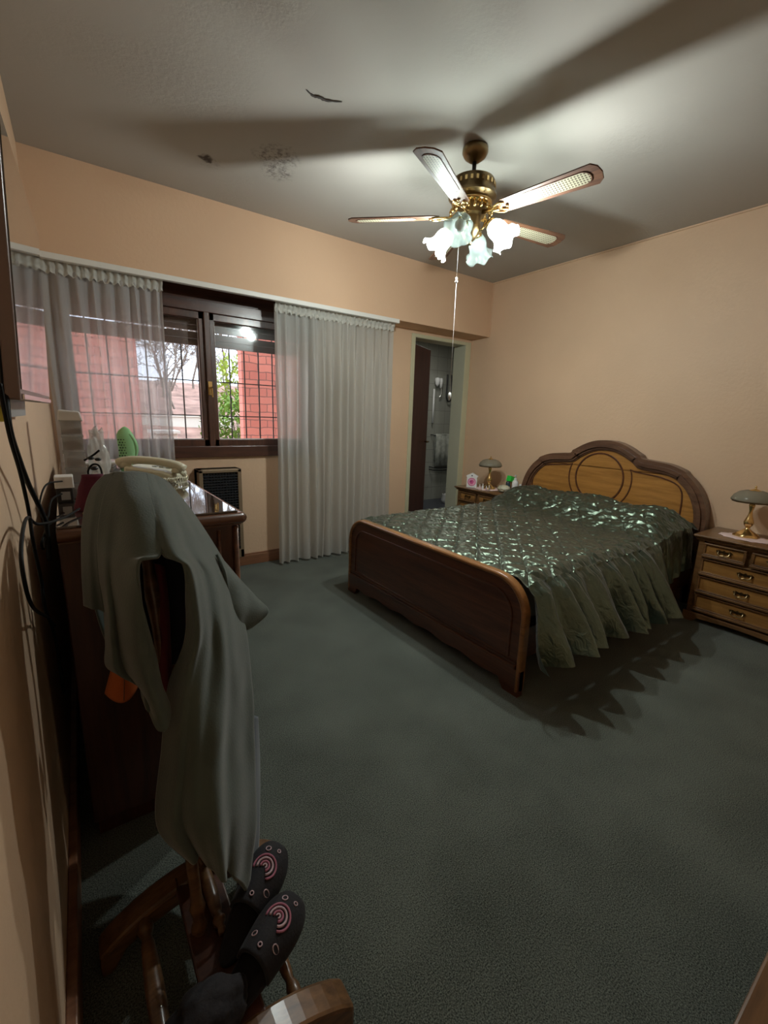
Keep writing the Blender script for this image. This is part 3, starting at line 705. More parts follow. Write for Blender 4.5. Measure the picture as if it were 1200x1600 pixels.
# headboard
half = [(0, 1.146), (.07, 1.141), (.135, 1.124), (.20, 1.095), (.255, 1.062), (.285, 1.045), (.30, 1.022), (.36, 1.014), (.46, 1.004), (.52, .992), (.575, .972), (.61, .955), (.625, .935), (.68, .885), (.73, .815), (.765, .735), (.785, .65), (.79, .55), (.79, .3), (.79, 0)]
HY = -1.44
def mirror(h): return [(HY-a, z) for a, z in h[::-1]]+[(HY+a, z) for a, z in h[1:]]
def inset(poly, d):
    out = []
    for i, (a, z) in enumerate(poly):
        p = Vector(poly[max(i-1, 0)]); q = Vector(poly[min(i+1, len(poly)-1)]); t_ = (q-p).normalized()
        out.append((a+t_.y*d, z-t_.x*d))
    return out
half = [tuple(p) for p in smooth_path([(a, z, 0) for a, z in half], 3)]; half = [(p[0], p[1]) for p in half]
O0 = mirror(half); ins = lambda d: inset(O0, d)
bm = NB(); prism(bm, ins(.05), 'yz', -.075, -.05); hb = mk('headboard', bm, 'bed_panel', bed, origin=BO)
bm = NB()
ring_prism(bm, O0, ins(.035), 'yz', -.105, -.02); ring_prism(bm, ins(.028), ins(.055), 'yz', -.118, -.03); ring_prism(bm, ins(.05), ins(.072), 'yz', -.100, -.03); ring_prism(bm, ins(.068), ins(.082), 'yz', -.088, -.05)
mk('headboard_frame', bm, 'frame_wood', hb, origin=BO, bevel=.003, smooth=True, ang=50)
bm = NB()
cyy, czz, R_ = -1.405, .83, .212
C1 = [(cyy+R_*math.cos(2*PI*i/48), czz+R_*math.sin(2*PI*i/48)) for i in range(48)]; C2 = [(cyy+(R_-.012)*math.cos(2*PI*i/48), czz+(R_-.012)*math.sin(2*PI*i/48)) for i in range(48)]
ring_prism(bm, C1, C2, 'yz', -.0825, -.07, True)
def arc(c, r, a0, a1, n=14): return [(c[0]+r*math.cos(math.radians(a0+(a1-a0)*i/n)), c[1]+r*math.sin(math.radians(a0+(a1-a0)*i/n))) for i in range(n+1)]
for s in (1, -1):
    line = arc((cyy, czz), R_+.055, -60 if s > 0 else 240, 22 if s > 0 else 158)
    line += [(p.x, p.y) for p in smooth_path([(cyy+s*.29, .918, 0), (cyy+s*.36, .912, 0), (cyy+s*.48, .898, 0), (cyy+s*.58, .868, 0), (cyy+s*.632, .82, 0), (cyy+s*.648, .75, 0), (cyy+s*.65, .62, 0), (cyy+s*.65, .5, 0)], 4)]
    ring_prism(bm, line, inset(line, .009*s), 'yz', -.081, -.07)
mk('carved_moulding', bm, 'bed_wood', hb, origin=BO, smooth=True, bevel=.002, ang=50)
for s in (-1, 1):
    bm = NB(); box(bm, -.118, -.02, HY+s*.755-.035, HY+s*.755+.035, 0, .42); mk('headboard_post', bm, 'frame_wood', hb, origin=BO, bevel=.006)
for y in (YC-.735, YC+.71):
    bm = NB(); box(bm, -2.06, -.11, y, y+.025, .16, .32); mk('side_rail', bm, 'bed_wood', bed, origin=BO, bevel=.003)
bm = NB(); box(bm, -2.04, -.13, YC-.69, YC+.69, .30, .52); mk('mattress', bm, 'mattress', bed, origin=BO, bevel=.04)
bm = NB(); box(bm, -1.5, -.6, YC-.06, YC+.06, 0, .30); box(bm, -2.0, -.2, YC-.68, YC+.68, .26, .30); mk('slat_base', bm, 'bed_wood', bed, origin=BO)
# quilted satin spread
SP = (-1.1, YC, .57)
spread = thing('bedspread', 'dark green satin bedspread, diamond quilted with a gathered ruffle, over the bed', 'bedspread', SP)
def smoothstep(a, b, x):
    t_ = max(0, min(1, (x-a)/(b-a))); return t_*t_*(3-2*t_)
SX0, SX1, SY0, SY1 = -2.052, -.125, YC-.735, YC+.735
def ztop(x, y):
    z = .560
    m = smoothstep(-.80, -.50, x)*(1-.55*smoothstep(-.28, -.12, x))
    e = min(1, max(0, (.72-abs(y-YC))/.16)); e = e*e*(3-2*e)
    z += .135*m*(.35+.65*e)+.010*m*math.cos((y-YC)*9)
    # quilting
    S = .165; a = ((x*.92+y)/S); b = ((x*.92-y)/S)
    fa = abs(a-round(a)); fb_ = abs(b-round(b)); puff = min(1, min(fa, fb_)*5); puff = math.sqrt(max(0, puff*(2-puff)))
    z += .0135*puff*(1-.45*m)
    p = noise.noise(Vector((x*28, y*12, 1.3)))*.015+noise.noise(Vector((x*62, y*28, 5.1)))*.009
    z += p*(.45+.55*(1-puff)+.8*m)
    z += m*.014*noise.noise(Vector((x*11, y*7, 8)))
    er = smoothstep(.655, .735, abs(y-YC)); z -= .03*er*er
    z -= .012*smoothstep(-1.98, -2.052, x)
    return z
bm = NB(); NX, NY = 400, 290
g = [[bm.verts.new((x, y, ztop(x, y))) for y in [SY0+(SY1-SY0)*j/NY for j in range(NY+1)]] for x in [SX0+(SX1-SX0)*i/NX for i in range(NX+1)]]
for i in range(NX):
    for j in range(NY): bm.faces.new((g[i][j], g[i+1][j], g[i+1][j+1], g[i][j+1]))
mk('quilted_top', bm, 'green_satin', spread, origin=SP, smooth=True)
def ruffle(side, seed):
    bm = NB(); rnd = random.Random(seed); n = 460; nt = 30; L0, L1 = -2.05, -.27
    ph = [0]
    while ph[-1] < 1: ph.append(ph[-1]+rnd.uniform(.026, .060))
    am = [rnd.uniform(.55, 1.3) for _ in ph]; off = [rnd.uniform(-.2, .2) for _ in ph]
    edge = SY0 if side < 0 else SY1
    rows = []
    for j in range(nt+1):
        v = j/nt; row = []
        for i in range(n+1):
            u = i/n; k = 0
            uu = u+.012*math.sin(v*3.1+u*25)*v
            while k < len(ph)-2 and ph[k+1] < uu: k += 1
            f = (uu-ph[k])/(ph[k+1]-ph[k]); s = 1 if k % 2 else -1
            w_ = s*math.sin(PI*max(0, min(1, f)))*am[k]
            A = .006+.056*v**.6
            flare = .010+.115*v**.6+.085*v+.018*math.sin(u*11)*v
            if u < .05: flare += .02*v*(1-u/.05)
            tk = 1-.80*smoothstep(.56, .82, u); flare *= tk*(1 if side < 0 else .3); A *= .25+.75*tk
            y = edge+side*(flare*min(1, v*8+.2)+A*w_+.016*v**.5*noise.noise(Vector((u*30, v*2.2, seed)))+.0025*noise.noise(Vector((u*80, v*12, seed))))
            x = L0+(L1-L0)*u+.010*w_*v*off[k]*5-.02*v*(1-u)-(.085*v*max(0, 1-u*4) if side < 0 else 0)
            zt = ztop(min(-.27, max(-2.05, x)), edge)+.004
            zb = .235-.035*(1-smoothstep(0, .16, u))+.035*math.sin(u*7+1)+.012*w_+.045*smoothstep(.62, 1, u)
            zz = zt+(zb-zt)*v
            row.append(bm.verts.new((x, y, zz)))
        rows.append(row)
    for a, b in zip(rows, rows[1:]):
        for i in range(n): bm.faces.new((a[i], a[i+1], b[i+1], b[i]))
    mk('ruffle', bm, 'green_satin', spread, origin=SP, smooth=True)
ruffle(-1, 4); ruffle(1, 8)
# sheet hem with brown lace edge peeping out under the ruffle
SH = (-.95, SY0-.04, .2)
sh = thing('bed_sheet', 'grey sheet with pale lace edging peeping below the green ruffle', 'sheet', SH)
bm = NB(); bm2 = NB(); r1 = []; r2 = []
for i in range(61):
    u = i/60; x = -1.30+.72*u; wv = .010*math.sin(u*14)
    zb = .196+.018*math.sin(u*3)-.01*abs(math.sin(u*60))
    r1.append([bm.verts.new((x, SY0-.015+wv*.2, .40)), bm.verts.new((x, SY0-.060+wv, .225))])
    r2.append([bm2.verts.new((x, SY0-.060+wv, .227)), bm2.verts.new((x, SY0-.066+wv*1.2, zb))])
for R, B_ in ((r1, bm), (r2, bm2)):
    for a, b in zip(R, R[1:]): B_.faces.new((a[0], a[1], b[1], b[0]))
mk('sheet_drop', bm, 'sheet_grey', sh, origin=SH, smooth=True, solid=.002); mk('lace_edge', bm2, 'lace_brown', sh, origin=SH, smooth=True, solid=.002)

# ================================================================== NIGHTSTANDS (local: front faces -x, width along y, origin floor centre)
def pull(bm, y, z, x):
    lathe(bm, [(0, 0), (.010, .002), (.008, .008), (0, .009)], 10, mtx=Matrix.Translation((x, y-.030, z)) @ Matrix.Rotation(-PI/2, 4, 'Y'))
    lathe(bm, [(0, 0), (.010, .002), (.008, .008), (0, .009)], 10, mtx=Matrix.Translation((x, y+.030, z)) @ Matrix.Rotation(-PI/2, 4, 'Y'))
    prism(bm, [(y-.045, z+.004), (y-.03, z+.014), (y-.01, z+.006), (y, z+.016), (y+.01, z+.006), (y+.03, z+.014), (y+.045, z+.004), (y+.03, z-.008), (y+.01, z-.004), (y, z-.012), (y-.01, z-.004), (y-.03, z-.008)], 'yz', x-.003, x)
    tube(bm, smooth_path([(x-.008, y-.030, z), (x-.016, y-.028, z-.012), (x-.018, y-.012, z-.02), (x-.018, y, z-.017), (x-.018, y+.012, z-.02), (x-.016, y+.028, z-.012), (x-.008, y+.030, z)], 4), .0032, 6)
NW, ND, NH = .285, .385, .592
def nightstand(loc, label):
    t = thing('nightstand', label, 'nightstand', loc, 0, 'matching oak nightstands by the bed')
    bm = NB(); xf = -ND
    box(bm, xf+.03, 0, -NW+.015, NW-.015, .05, NH-.03)
    for s in (-1, 1): box(bm, xf+.012, xf+.04, s*(NW-.03)-.016, s*(NW-.03)+.016, .05, NH-.03)
    mk('carcass', bm, 'night_wood', t, bevel=.003)
    bm = NB()
    for a, z0, z1 in ((.022, NH-.014, NH), (.012, NH-.022, NH-.012), (.002, NH-.036, NH-.022)): box(bm, xf-a, 0, -NW-a*.6, NW+a*.6, z0, z1)
    mk('top_board', bm, 'night_wood', t, bevel=.005)
    bm = NB(); pts = [(-NW, .065), (-NW, 0), (-NW+.06, 0), (-NW+.08, .022)]
    pts += [(-NW+.08+(2*NW-.16)*i/12, .028+.010*math.sin(PI*i/12)) for i in range(13)]+[(NW-.08, .022), (NW-.06, 0), (NW, 0), (NW, .065)]
    prism(bm, pts, 'yz', xf-.006, xf+.03)
    for s in (-1, 1): box(bm, xf, 0, s*(NW-.012)-.012, s*(NW-.012)+.012, 0, .065)
    mk('plinth', bm, 'night_wood', t, bevel=.003)
    def drawer(y0, y1, z0, z1):
        bm = NB(); box(bm, xf+.014, xf+.03, y0+.012, y1-.012, z0+.018, z1-.016)
        d = mk('drawer', bm, 'night_front', t)
        bm = NB()
        box(bm, xf-.008, xf+.02, y0, y1, z0, z0+.016); box(bm, xf+.002, xf+.02, y0+.006, y1-.006, z0+.016, z0+.024)
        box(bm, xf+.004, xf+.02, y0, y1, z1-.012, z1)
        for y, s in ((y0, 1), (y1, -1)): box(bm, xf+.006, xf+.02, min(y, y+s*.016), max(y, y+s*.016), z0+.01, z1-.006)
        mk('drawer_moulding', bm, 'night_wood', d, bevel=.004)
        bm = NB(); pull(bm, (y0+y1)/2, (z0+z1)/2+.006, xf+.013); mk('handle', bm, 'antique_brass', d, smooth=True, ang=50)
    zs = [.075, .200, .325, .445, .545]
    w_ = NW-.045
    for k in range(3): drawer(-w_, w_, zs[k]+.004, zs[k+1]-.004)
    drawer(-w_, -.012, zs[3]+.004, zs[4]-.002); drawer(.012, w_, zs[3]+.004, zs[4]-.002)
    return t
NR = (-.022, -2.575, 0); NL = (-.022, -.352, 0)
ns = nightstand(NR, 'oak nightstand with brass pulls on the right of the bed')
dup(ns, NL, 0, 'oak nightstand beside the bathroom door, crowded with bottles and a clock')

def lamp(loc, label):
    t = thing('bedside_lamp', label, 'lamp', loc, 0, 'brass mushroom lamps on the nightstands')
    bm = NB(); def_w = lambda k, a, r, z: (r*(1+(.05*math.cos(6*a) if k in (1, 2, 3) else 0)), z)
    lathe(bm, [(0, 0), (.068, 0), (.070, .006), (.050, .022), (.026, .040), (.012, .052), (.010, .060)], 36, wob=def_w); mk('base', bm, 'brass', t, smooth=True)
    bm = NB(); lathe(bm, [(.009, .055), (.014, .062), (.024, .078), (.027, .095), (.020, .115), (.012, .140), (.009, .165), (.015, .195), (.018, .205), (.012, .212), (.008, .22), (.008, .262), (0, .262)], 22); mk('stem', bm, 'brass', t, smooth=True)
    bm = NB(); prof = [(.020, .298), (.048, .296), (.080, .284), (.104, .262), (.114, .240), (.112, .232)]
    lathe(bm, prof, 48, wob=lambda k, a, r, z: (r*(1+.015*math.cos(16*a)*(k/5)), z)); s_ = mk('lamp_shade', bm, 'smoked_glass', t, smooth=True, solid=.003)
    bm = NB(); lathe(bm, [(.105, .232), (.110, .232), (.110, .225), (.105, .225)], 40); mk('shade_rim', bm, 'antique_brass', s_, smooth=True)
    bm = NB(); lathe(bm, [(0, .33), (.004, .328), (.007, .320), (.004, .314), (.010, .308), (.030, .300), (.034, .294)], 24); mk('finial', bm, 'brass', s_, smooth=True)
    bm = NB(); lathe(bm, [(0, .26), (.012, .262), (.016, .274), (.010, .29), (0, .294)], 14); mk('bulb', bm, 'bulb_off', t, smooth=True)
    return t
lp = lamp((-.20, -2.49, NH+.003), 'brass lamp with grey mushroom glass shade right of the bed')
dup(lp, (-.24, -.36, NH+.003), .5, 'brass lamp with grey mushroom shade beside the pink clock')
def doily(loc, r, sy, label, name='doily'):
    bm = NB(); n = 96; c = bm.verts.new((0, 0, .002)); R0 = []; R1 = []
    for i in range(n):
        a = 2*PI*i/n; rr = r*(1+.10*abs(math.sin(6*a))+.03*math.sin(24*a))
        R0.append(bm.verts.new((rr*.6*math.cos(a), rr*.6*sy*math.sin(a), .002))); R1.append(bm.verts.new((rr*math.cos(a), rr*sy*math.sin(a), .0015+.001*math.sin(12*a))))
    for i in range(n):
        j = (i+1) % n; bm.faces.new((c, R0[i], R0[j])); bm.faces.new((R0[i], R1[i], R1[j], R0[j]))
    o = mk(name, bm, 'lace_pink', smooth=True, solid=.0015); o.location = loc
    return tag(o, label, 'doily', 'crocheted doilies under the lamps')
doily((-.24, -2.51, NH+.0005), .095, 1.45, 'pinkish crocheted doily under the right bedside lamp')
doily((-.24, -.36, NH+.0005), .12, 1.1, 'pinkish crocheted doily under the lamp by the bathroom door')
# clock
CO = (-.335, -.215, NH+.001)
ck = thing('alarm_clock', 'white house-shaped clock with pink dial on the left nightstand', 'clock', CO, math.radians(35))
bm = NB(); prism(bm, [(-.052, 0), (.052, 0), (.052, .108), (.060, .112), (.058, .120), (0, .150), (-.058, .120), (-.060, .112), (-.052, .108)], 'yz', -.018, .018); mk('clock_case', bm, 'white_plastic', ck, bevel=.002)
Rx = Matrix.Rotation(-PI/2, 4, 'Y')
bm = NB(); lathe(bm, [(0, .002), (.040, .002), (.042, 0), (0, 0)], 32, mtx=Matrix.Translation((-.018, 0, .058)) @ Rx); dl = mk('dial', bm, 'pink_light', ck)
bm = NB(); lathe(bm, [(.036, .003), (.040, .0035), (.042, .002)], 32, mtx=Matrix.Translation((-.018, 0, .058)) @ Rx); lathe(bm, [(0, .003), (.022, .003), (.022, .002)], 24, mtx=Matrix.Translation((-.018, 0, .058)) @ Rx)
for k in range(12):
    a = 2*PI*k/12; y, z = .031*math.cos(a), .058+.031*math.sin(a); box(bm, -.0212, -.020, y-.002, y+.002, z-.002, z+.002)
mk('dial_marks', bm, 'pink_dial', dl)
bm = NB(); tube(bm, [(-.022, 0, .058), (-.022, .014, .074)], .0014, 5); tube(bm, [(-.022, 0, .058), (-.022, .024, .064)], .001, 5); mk('clock_hand', bm, 'ink', dl)
bm = NB(); lathe(bm, [(0, .002), (.007, .002), (.007, 0)], 12, mtx=Matrix.Translation((-.018, 0, .122)) @ Rx); mk('clock_emblem', bm, 'ink', ck)

def bottle(name, loc, prof, m, label, cat, cap=None, capm='white_plastic', capname='cap', group=None, seg=20):
    t = thing(name, label, cat, loc, 0, group)
    bm = NB(); lathe(bm, prof, seg); mk('bottle_body', bm, m, t, smooth=True, ang=45)
    if cap: bm = NB(); cap(bm); mk(capname, bm, capm, t, smooth=True, ang=45)
    return t
def pumpcap(bm):
    lathe(bm, [(0, .105), (.016, .105), (.014, .125), (.006, .130), (.005, .150), (.010, .152), (.010, .158), (0, .160)], 16)
    tube(bm, [(0, 0, .155), (-.02, -.01, .156), (-.030, -.016, .148)], .0045, 6)
bottle('pump_bottle', (-.10, -.575, NH+.001), [(0, 0), (.028, 0), (.030, .004), (.030, .09), (.022, .102), (.014, .106), (0, .106)], 'white_plastic', 'white pump dispenser bottle near the headboard on left nightstand', 'bottle', pumpcap, capname='pump')
# pale blue band on it
t = bottle('capped_bottle', (-.12, -.505, NH+.001), [(0, 0), (.020, 0), (.022, .004), (.022, .075), (.012, .09), (0, .09)], 'dark_bottle', 'dark bottle with big bright green cap behind the plastic bag', 'bottle', lambda bm: box(bm, -.030, .030, -.026, .026, .088, .142, Matrix.Rotation(.3, 4, 'Y')), 'bright_green')
bottle('pill_jar', (-.07, -.625, NH+.001), [(0, 0), (.018, 0), (.018, .055), (0, .055)], 'white_plastic', 'small white jar between pump bottle and headboard', 'jar', lambda bm: lathe(bm, [(0, .055), (.019, .055), (.019, .07), (0, .07)], 16))
def blob(name, c, r, m, label, cat, seed, amp=.25, fr=3):
    bm = NB(); bmesh.ops.create_icosphere(bm, subdivisions=4, radius=1)
    for v in bm.verts:
        d = v.co.copy(); k = 1+amp*noise.noise(d*fr+Vector((seed, 0, 0)))+amp*.4*noise.noise(d*fr*3+Vector((seed, 5, 0)))
        v.co = Vector((d.x*r[0]*k, d.y*r[1]*k, max(-r[2]*.98, d.z*r[2]*k)))
    for v in bm.verts: v.co += Vector((0, 0, r[2]))
    o = mk(name, bm, m, smooth=True); o.location = c; return tag(o, label, cat)
blob('plastic_bag', (-.265, -.575, NH), (.055, .065, .034), 'bag_plastic', 'crumpled beige plastic bag in front of the green capped bottle', 'bag', 2)
for k, (x, y, h) in enumerate(((-.345, -.335, .045), (-.345, -.375, .058), (-.335, -.415, .040), (-.33, -.445, .050))):
    bottle('nail_bottle', (x, y, NH+.004), [(0, 0), (.009, 0), (.010, .003), (.010, h*.5), (.004, h*.58), (0, h*.58)], ['lace_pink', 'white_plastic', 'pale_print', 'clear_plastic'][k],
           ['tiny pink vial nearest the clock on the left nightstand', 'tallest tiny white vial in front of the brass lamp base', 'tiny mauve vial second from the plastic bag', 'tiny clear vial nearest the plastic bag'][k], 'vial',
           (lambda hh: (lambda bm: lathe(bm, [(0, hh*.55), (.005, hh*.55), (.004, hh), (0, hh)], 10)))(h), group='tiny vials on the nightstand', seg=12)

# ================================================================== DRESSER (near end faces the camera)
X0, X1, Y0, Y1, TZ = -3.755, -3.30, -1.995, -.32, .977
DO = (-3.53, -1.15, 0)
ds = thing('dresser', 'tall dark dresser with glass covered top along the left wall', 'dresser', DO)
bm = NB(); box(bm, X0, X1, Y0, Y1, .06, TZ-.045)
mk('carcass', bm, 'dresser_wood', ds, origin=DO, bevel=.004)
bm = NB(); box(bm, X0+.01, X1-.02, Y0+.02, Y1, 0, .06); mk('plinth', bm, 'dresser_wood', ds, origin=DO)
bm = NB()
for k in range(3): tube(bm, [(X1-.004+.002*k, Y0+.012-k*.0+.014*k-.016, .06), (X1-.004+.002*k, Y0+.012+.014*k-.016, TZ-.05)], .009, 10)
tube(bm, [(X1-.055, Y0-.002, .08), (X1-.055, Y0-.002, TZ-.06)], .006, 8)
mk('corner_pilaster', bm, 'dresser_trim', ds, origin=DO, smooth=True)
bm = NB(); box(bm, X0, X1+.012, Y0-.014, Y1, TZ-.045, TZ-.006)
tube(bm, [(X0, Y0-.014, TZ-.024), (X1+.012, Y0-.014, TZ-.024), (X1+.014, Y0-.012, TZ-.024), (X1+.014, Y1, TZ-.024)], .017, 12)
mk('top_board', bm, 'dresser_trim', ds, origin=DO, smooth=True, ang=40)
bm = NB(); box(bm, X0, X1+.004, Y0-.008, Y1, TZ-.006, TZ)
mat('top_glass', (.05, .035, .028), .04, spec=.9, coat=1); mk('glass_top', bm, 'top_glass', ds, origin=DO, bevel=.0015)
for r_ in range(4):
    for c_ in range(2):
        y0 = Y0+.04+c_*.81; z0 = .10+r_*.205
        bm = NB(); box(bm, X1, X1+.014, y0, y0+.78, z0, z0+.19); d = mk('drawer', bm, 'dresser_wood', ds, origin=DO, bevel=.004)
        bm = NB(); tube(bm, smooth_path([(X1+.014, y0+.34, z0+.1), (X1+.035, y0+.35, z0+.085), (X1+.035, y0+.43, z0+.085), (X1+.014, y0+.44, z0+.1)], 4), .005, 8); mk('handle', bm, 'brass', d, origin=DO, smooth=True)
T = TZ+.001
# telephone
PO = (-3.400, -1.20, T)
ph = thing('telephone', 'cream corded telephone on the glass topped dresser', 'telephone', PO, math.radians(-33))
bm = NB(); prism(bm, [(-.10, 0), (.10, 0), (.10, .030), (.06, .045), (-.10, .062)], 'xz', -.085, .085); mk('base', bm, 'cream_plastic', ph, bevel=.010, smooth=True, ang=40)
bm = NB(); n = 22; hp = []; hr = []
for i in range(n+1):
    u = i/n; x = -.135+.27*u; hp.append(V(x, -.045, .082+.012*math.sin(PI*u)-.014*(abs(2*u-1))**6-.020*u)); hr.append(.017+.006*(abs(2*u-1))**3)
tube(bm, hp, hr, 14); hs = mk('handset', bm, 'cream_plastic', ph, smooth=True)
bm = NB()
for x, z in ((-.108, .066), (.108, .046)): lathe(bm, [(0, .010), (.020, .010), (.024, -.004), (.021, -.012), (0, -.012)], 18, (x, -.045, z))
mk('earpiece', bm, 'cream_plastic', hs, smooth=True, ang=40)
bm = NB()
for r_ in range(4):
    for c_ in range(3): box(bm, -.02+c_*.03, 0+c_*.03, .0+r_*.018, .012+r_*.018, .046, .056)
mk('keypad', bm, 'grey_plastic', ph, bevel=.001)
bm = NB(); pts = []
path = smooth_path([(.125, -.045, .035), (.150, -.05, .014), (.13, -.105, .012), (.05, -.13, .013), (-.03, -.115, .013), (-.06, -.12, .013), (.02, -.155, .013), (.10, -.14, .013), (.13, -.12, .013)], 60)
for i, p in enumerate(path): a = i*.62; pts.append(p+V(0, .009*math.cos(a), .009*math.sin(a)))
tube(bm, pts, .0021, 5); mk('coiled_cord', bm, 'cream_plastic', ph, smooth=True)
# green clog standing
bm = NB(); n = 30; prof = [(.0, 0), (.030, .002), (.036, .03), (.040, .08), (.042, .13), (.038, .165), (.026, .19), (.012, .202), (0, .205)]
def cw_(k, a, r, z): return r*(1+.06*math.cos(2*a)), z+.006*math.cos(a)*(k > 5)
lathe(bm, prof, 36, wob=cw_)
for v in bm.verts: v.co.y *= .62; v.co.x += .012*math.sin(v.co.z*16)
cl = thing('green_clog', 'pale green perforated rubber clog standing upright behind the telephone', 'clog', (-3.462, -.62, T), math.radians(-20))
mk('clog_body', bm, 'clog_green', cl, smooth=True)
bm = NB()
for r_ in range(7):
    for c_ in range(3): bmesh.ops.create_icosphere(bm, subdivisions=1, radius=.0042, matrix=Matrix.Translation((-.022+c_*.013+(r_ % 2)*.006, -.0235+.002*abs(c_-1), .055+r_*.014)))
mk('clog_hole', bm, 'clog_hole', cl)
bm = NB(); tube(bm, smooth_path([(.030, -.01, .17), (.052, -.006, .13), (.056, 0, .08), (.040, .004, .04)], 6), .009, 8); mk('heel_strap', bm, 'clog_green', cl, smooth=True)
# tablet / framed picture lying flat
TO = (-3.575, -.62, T); tb = thing('tablet', 'white framed tablet lying flat beside the green clog', 'tablet', TO, math.radians(-12))
bm = NB(); box(bm, -.125, .085, -.085, .085, .018, .030); box(bm, -.10, .06, -.06, .06, 0, .018); mk('tablet_case', bm, 'white_plastic', tb, bevel=.003)
bm = NB(); box(bm, -.105, .065, -.068, .068, .030, .0312); mk('screen', bm, 'screen_grey', tb)
# clear plastic organiser tower
OO = (-3.695, -1.56, T); og = thing('storage_tower', 'tall stack of clear plastic boxes on the dresser by the wall', 'storage box', OO)
bm = NB()
for k in range(5):
    z = .002+k*.052; 
    for a in ((-.028, .028, -.03, -.0285), (-.028, .028, .0285, .03), (-.028, -.0265, -.03, .03), (.0265, .028, -.03, .03)): box(bm, *a, z, z+.046)
    box(bm, -.031, .031, -.033, .033, z+.044, z+.05)
mk('clear_box', bm, 'clear_plastic', og)
bm = NB()
for k in range(5): box(bm, -.024, .024, -.026, .026, .006+k*.052, .022+k*.052+.012*(k % 2))
mat('box_contents', (.34, .22, .18), .7, vary=(60, .5)); mk('contents', bm, 'box_contents', og)
bm = NB(); prism(bm, [(-.034, .255), (.034, .255), (.026, .285), (-.03, .29)], 'xz', -.034, .034); mk('lid', bm, 'white_plastic', og, bevel=.004)
o = blob('clear_bag', (-3.628, -1.545, T), (.030, .032, .115), 'bag_clear', 'crumpled clear plastic bag beside the stack of clear boxes', 'bag', 7, .35, 2.5)
# white box and adapter on the wall side
AO = (-3.728, -1.60, T); ad = thing('power_adapter', 'black power adapter under a clear white box against the wall', 'adapter', (AO[0], AO[1]-.03, T))
bm = NB(); box(bm, -.026, .018, -.03, .03, 0, .045); mk('adapter_body', bm, 'black_plastic', ad, bevel=.003)
bm = NB(); box(bm, -.014, .01, -.0315, -.03, .010, .036); mk('adapter_label', bm, 'grey_plastic', ad)
bm = NB(); box(bm, -.028, .022, -.032, .032, 0, .038); o = mk('small_box', bm, 'white_plastic', bevel=.003); o.location = (AO[0], AO[1]-.03, T+.0465); tag(o, 'small white box on top of the black adapter', 'box')
# maroon pouch with earphones
PO2 = (-3.676, -1.80, T)
bm = NB(); NP = 20; rows = []
for j in range(13):
    v = j/12; z = .105*v; wx = .034*(1-.30*v)+.004; wy = .019*(1-.75*v)+.003; row = []
    for i in range(NP):
        a = 2*PI*i/NP; k = 1+.12*noise.noise(Vector((math.cos(a)*2, math.sin(a)*2, v*4))); row.append(bm.verts.new((wx*math.cos(a)*k+.018*v, wy*math.sin(a)*k, z)))
    rows.append(row)
for a, b in zip(rows, rows[1:]):
    for i in range(NP): bm.faces.new((a[i], a[(i+1) % NP], b[(i+1) % NP], b[i]))
bm.faces.new(rows[0][::-1]); bm.faces.new(rows[-1])
pc = mk('cloth_pouch', bm, 'maroon_cloth', smooth=True); pc.location = PO2; tag(pc, 'maroon cloth pouch on the near end of the glass topped dresser', 'pouch')
EO = (-3.652, -1.79, T+.10)
ep = thing('headset', 'black wired headset looped on top of the maroon pouch', 'earphones', EO)
bm = NB(); tube(bm, smooth_path([(-.012, 0, -.02), (-.016, 0, .012), (-.004, 0, .032), (.012, 0, .03), (.018, 0, .006), (.014, 0, -.03)], 8), .003, 6)
tube(bm, smooth_path([(-.022, .01, .045), (0, .0, .06), (.018, 0, .075)], 6), .003, 6); mk('ear_cable', bm, 'cable_black', ep, smooth=True)
for p, r in (((-.006, .0, .052), .010), ((.012, .0, .048), .009), ((0, -.002, .022), .011)):
    bm = NB(); bmesh.ops.create_uvsphere(bm, u_segments=14, v_segments=8, radius=r, matrix=Matrix.Translation(p) @ Matrix.Scale(.55, 4, (0, 0, 1)) @ Matrix.Rotation(.5, 4, 'Y')); mk('earbud', bm, 'black_plastic', ep, smooth=True)
bm = NB(); tube(bm, [V(.016*math.cos(2*PI*i/24), .016*math.sin(2*PI*i/24), .004) for i in range(25)], .004, 8); lathe(bm, [(0, .002), (.007, .004), (.007, .012), (0, .016)], 8, (.012, -.012, 0))
o = mk('ring_trinket', bm, 'brass', smooth=True); o.location = (-3.675, -1.875, T); tag(o, 'small shiny gold ring trinket at the foot of the pouch', 'ring')

# ================================================================== TELEVISION on the left wall
a_, b_ = V(-3.770, -2.32, 1.29), V(-3.742, -1.654, 1.29)
dr_ = (b_-a_); tl = dr_.length; rz = math.atan2(dr_.y, dr_.x)
TVO = (a_.x, a_.y, 1.285)
tv = thing('television', 'black glossy television mounted high on the left wall', 'television', TVO, rz)      # local +x along the wall, +y towards the wall
TH = .475
bm = NB(); box(bm, 0, tl, .0, .022, 0, TH); mk('bezel', bm, 'tv_bezel', tv, bevel=.003)
bm = NB(); box(bm, .012, tl-.012, -.002, .002, .02, TH-.012); mk('screen', bm, 'tv_screen', tv)
tv.rotation_euler = (math.radians(2.6), 0, rz)
bm = NB(); box(bm, .01, tl-.02, .022, .040, .01, TH-.01); mk('back_housing', bm, 'black_plastic', tv, bevel=.004)
bm = NB(); box(bm, .02, tl-.004, -.004, .0, .002, .012); mk('lower_trim', bm, 'chrome', tv, bevel=.001)
bm = NB(); box(bm, .2, .45, .038, .048, -.035, .10); mk('wall_bracket', bm, 'grey_plastic', tv)
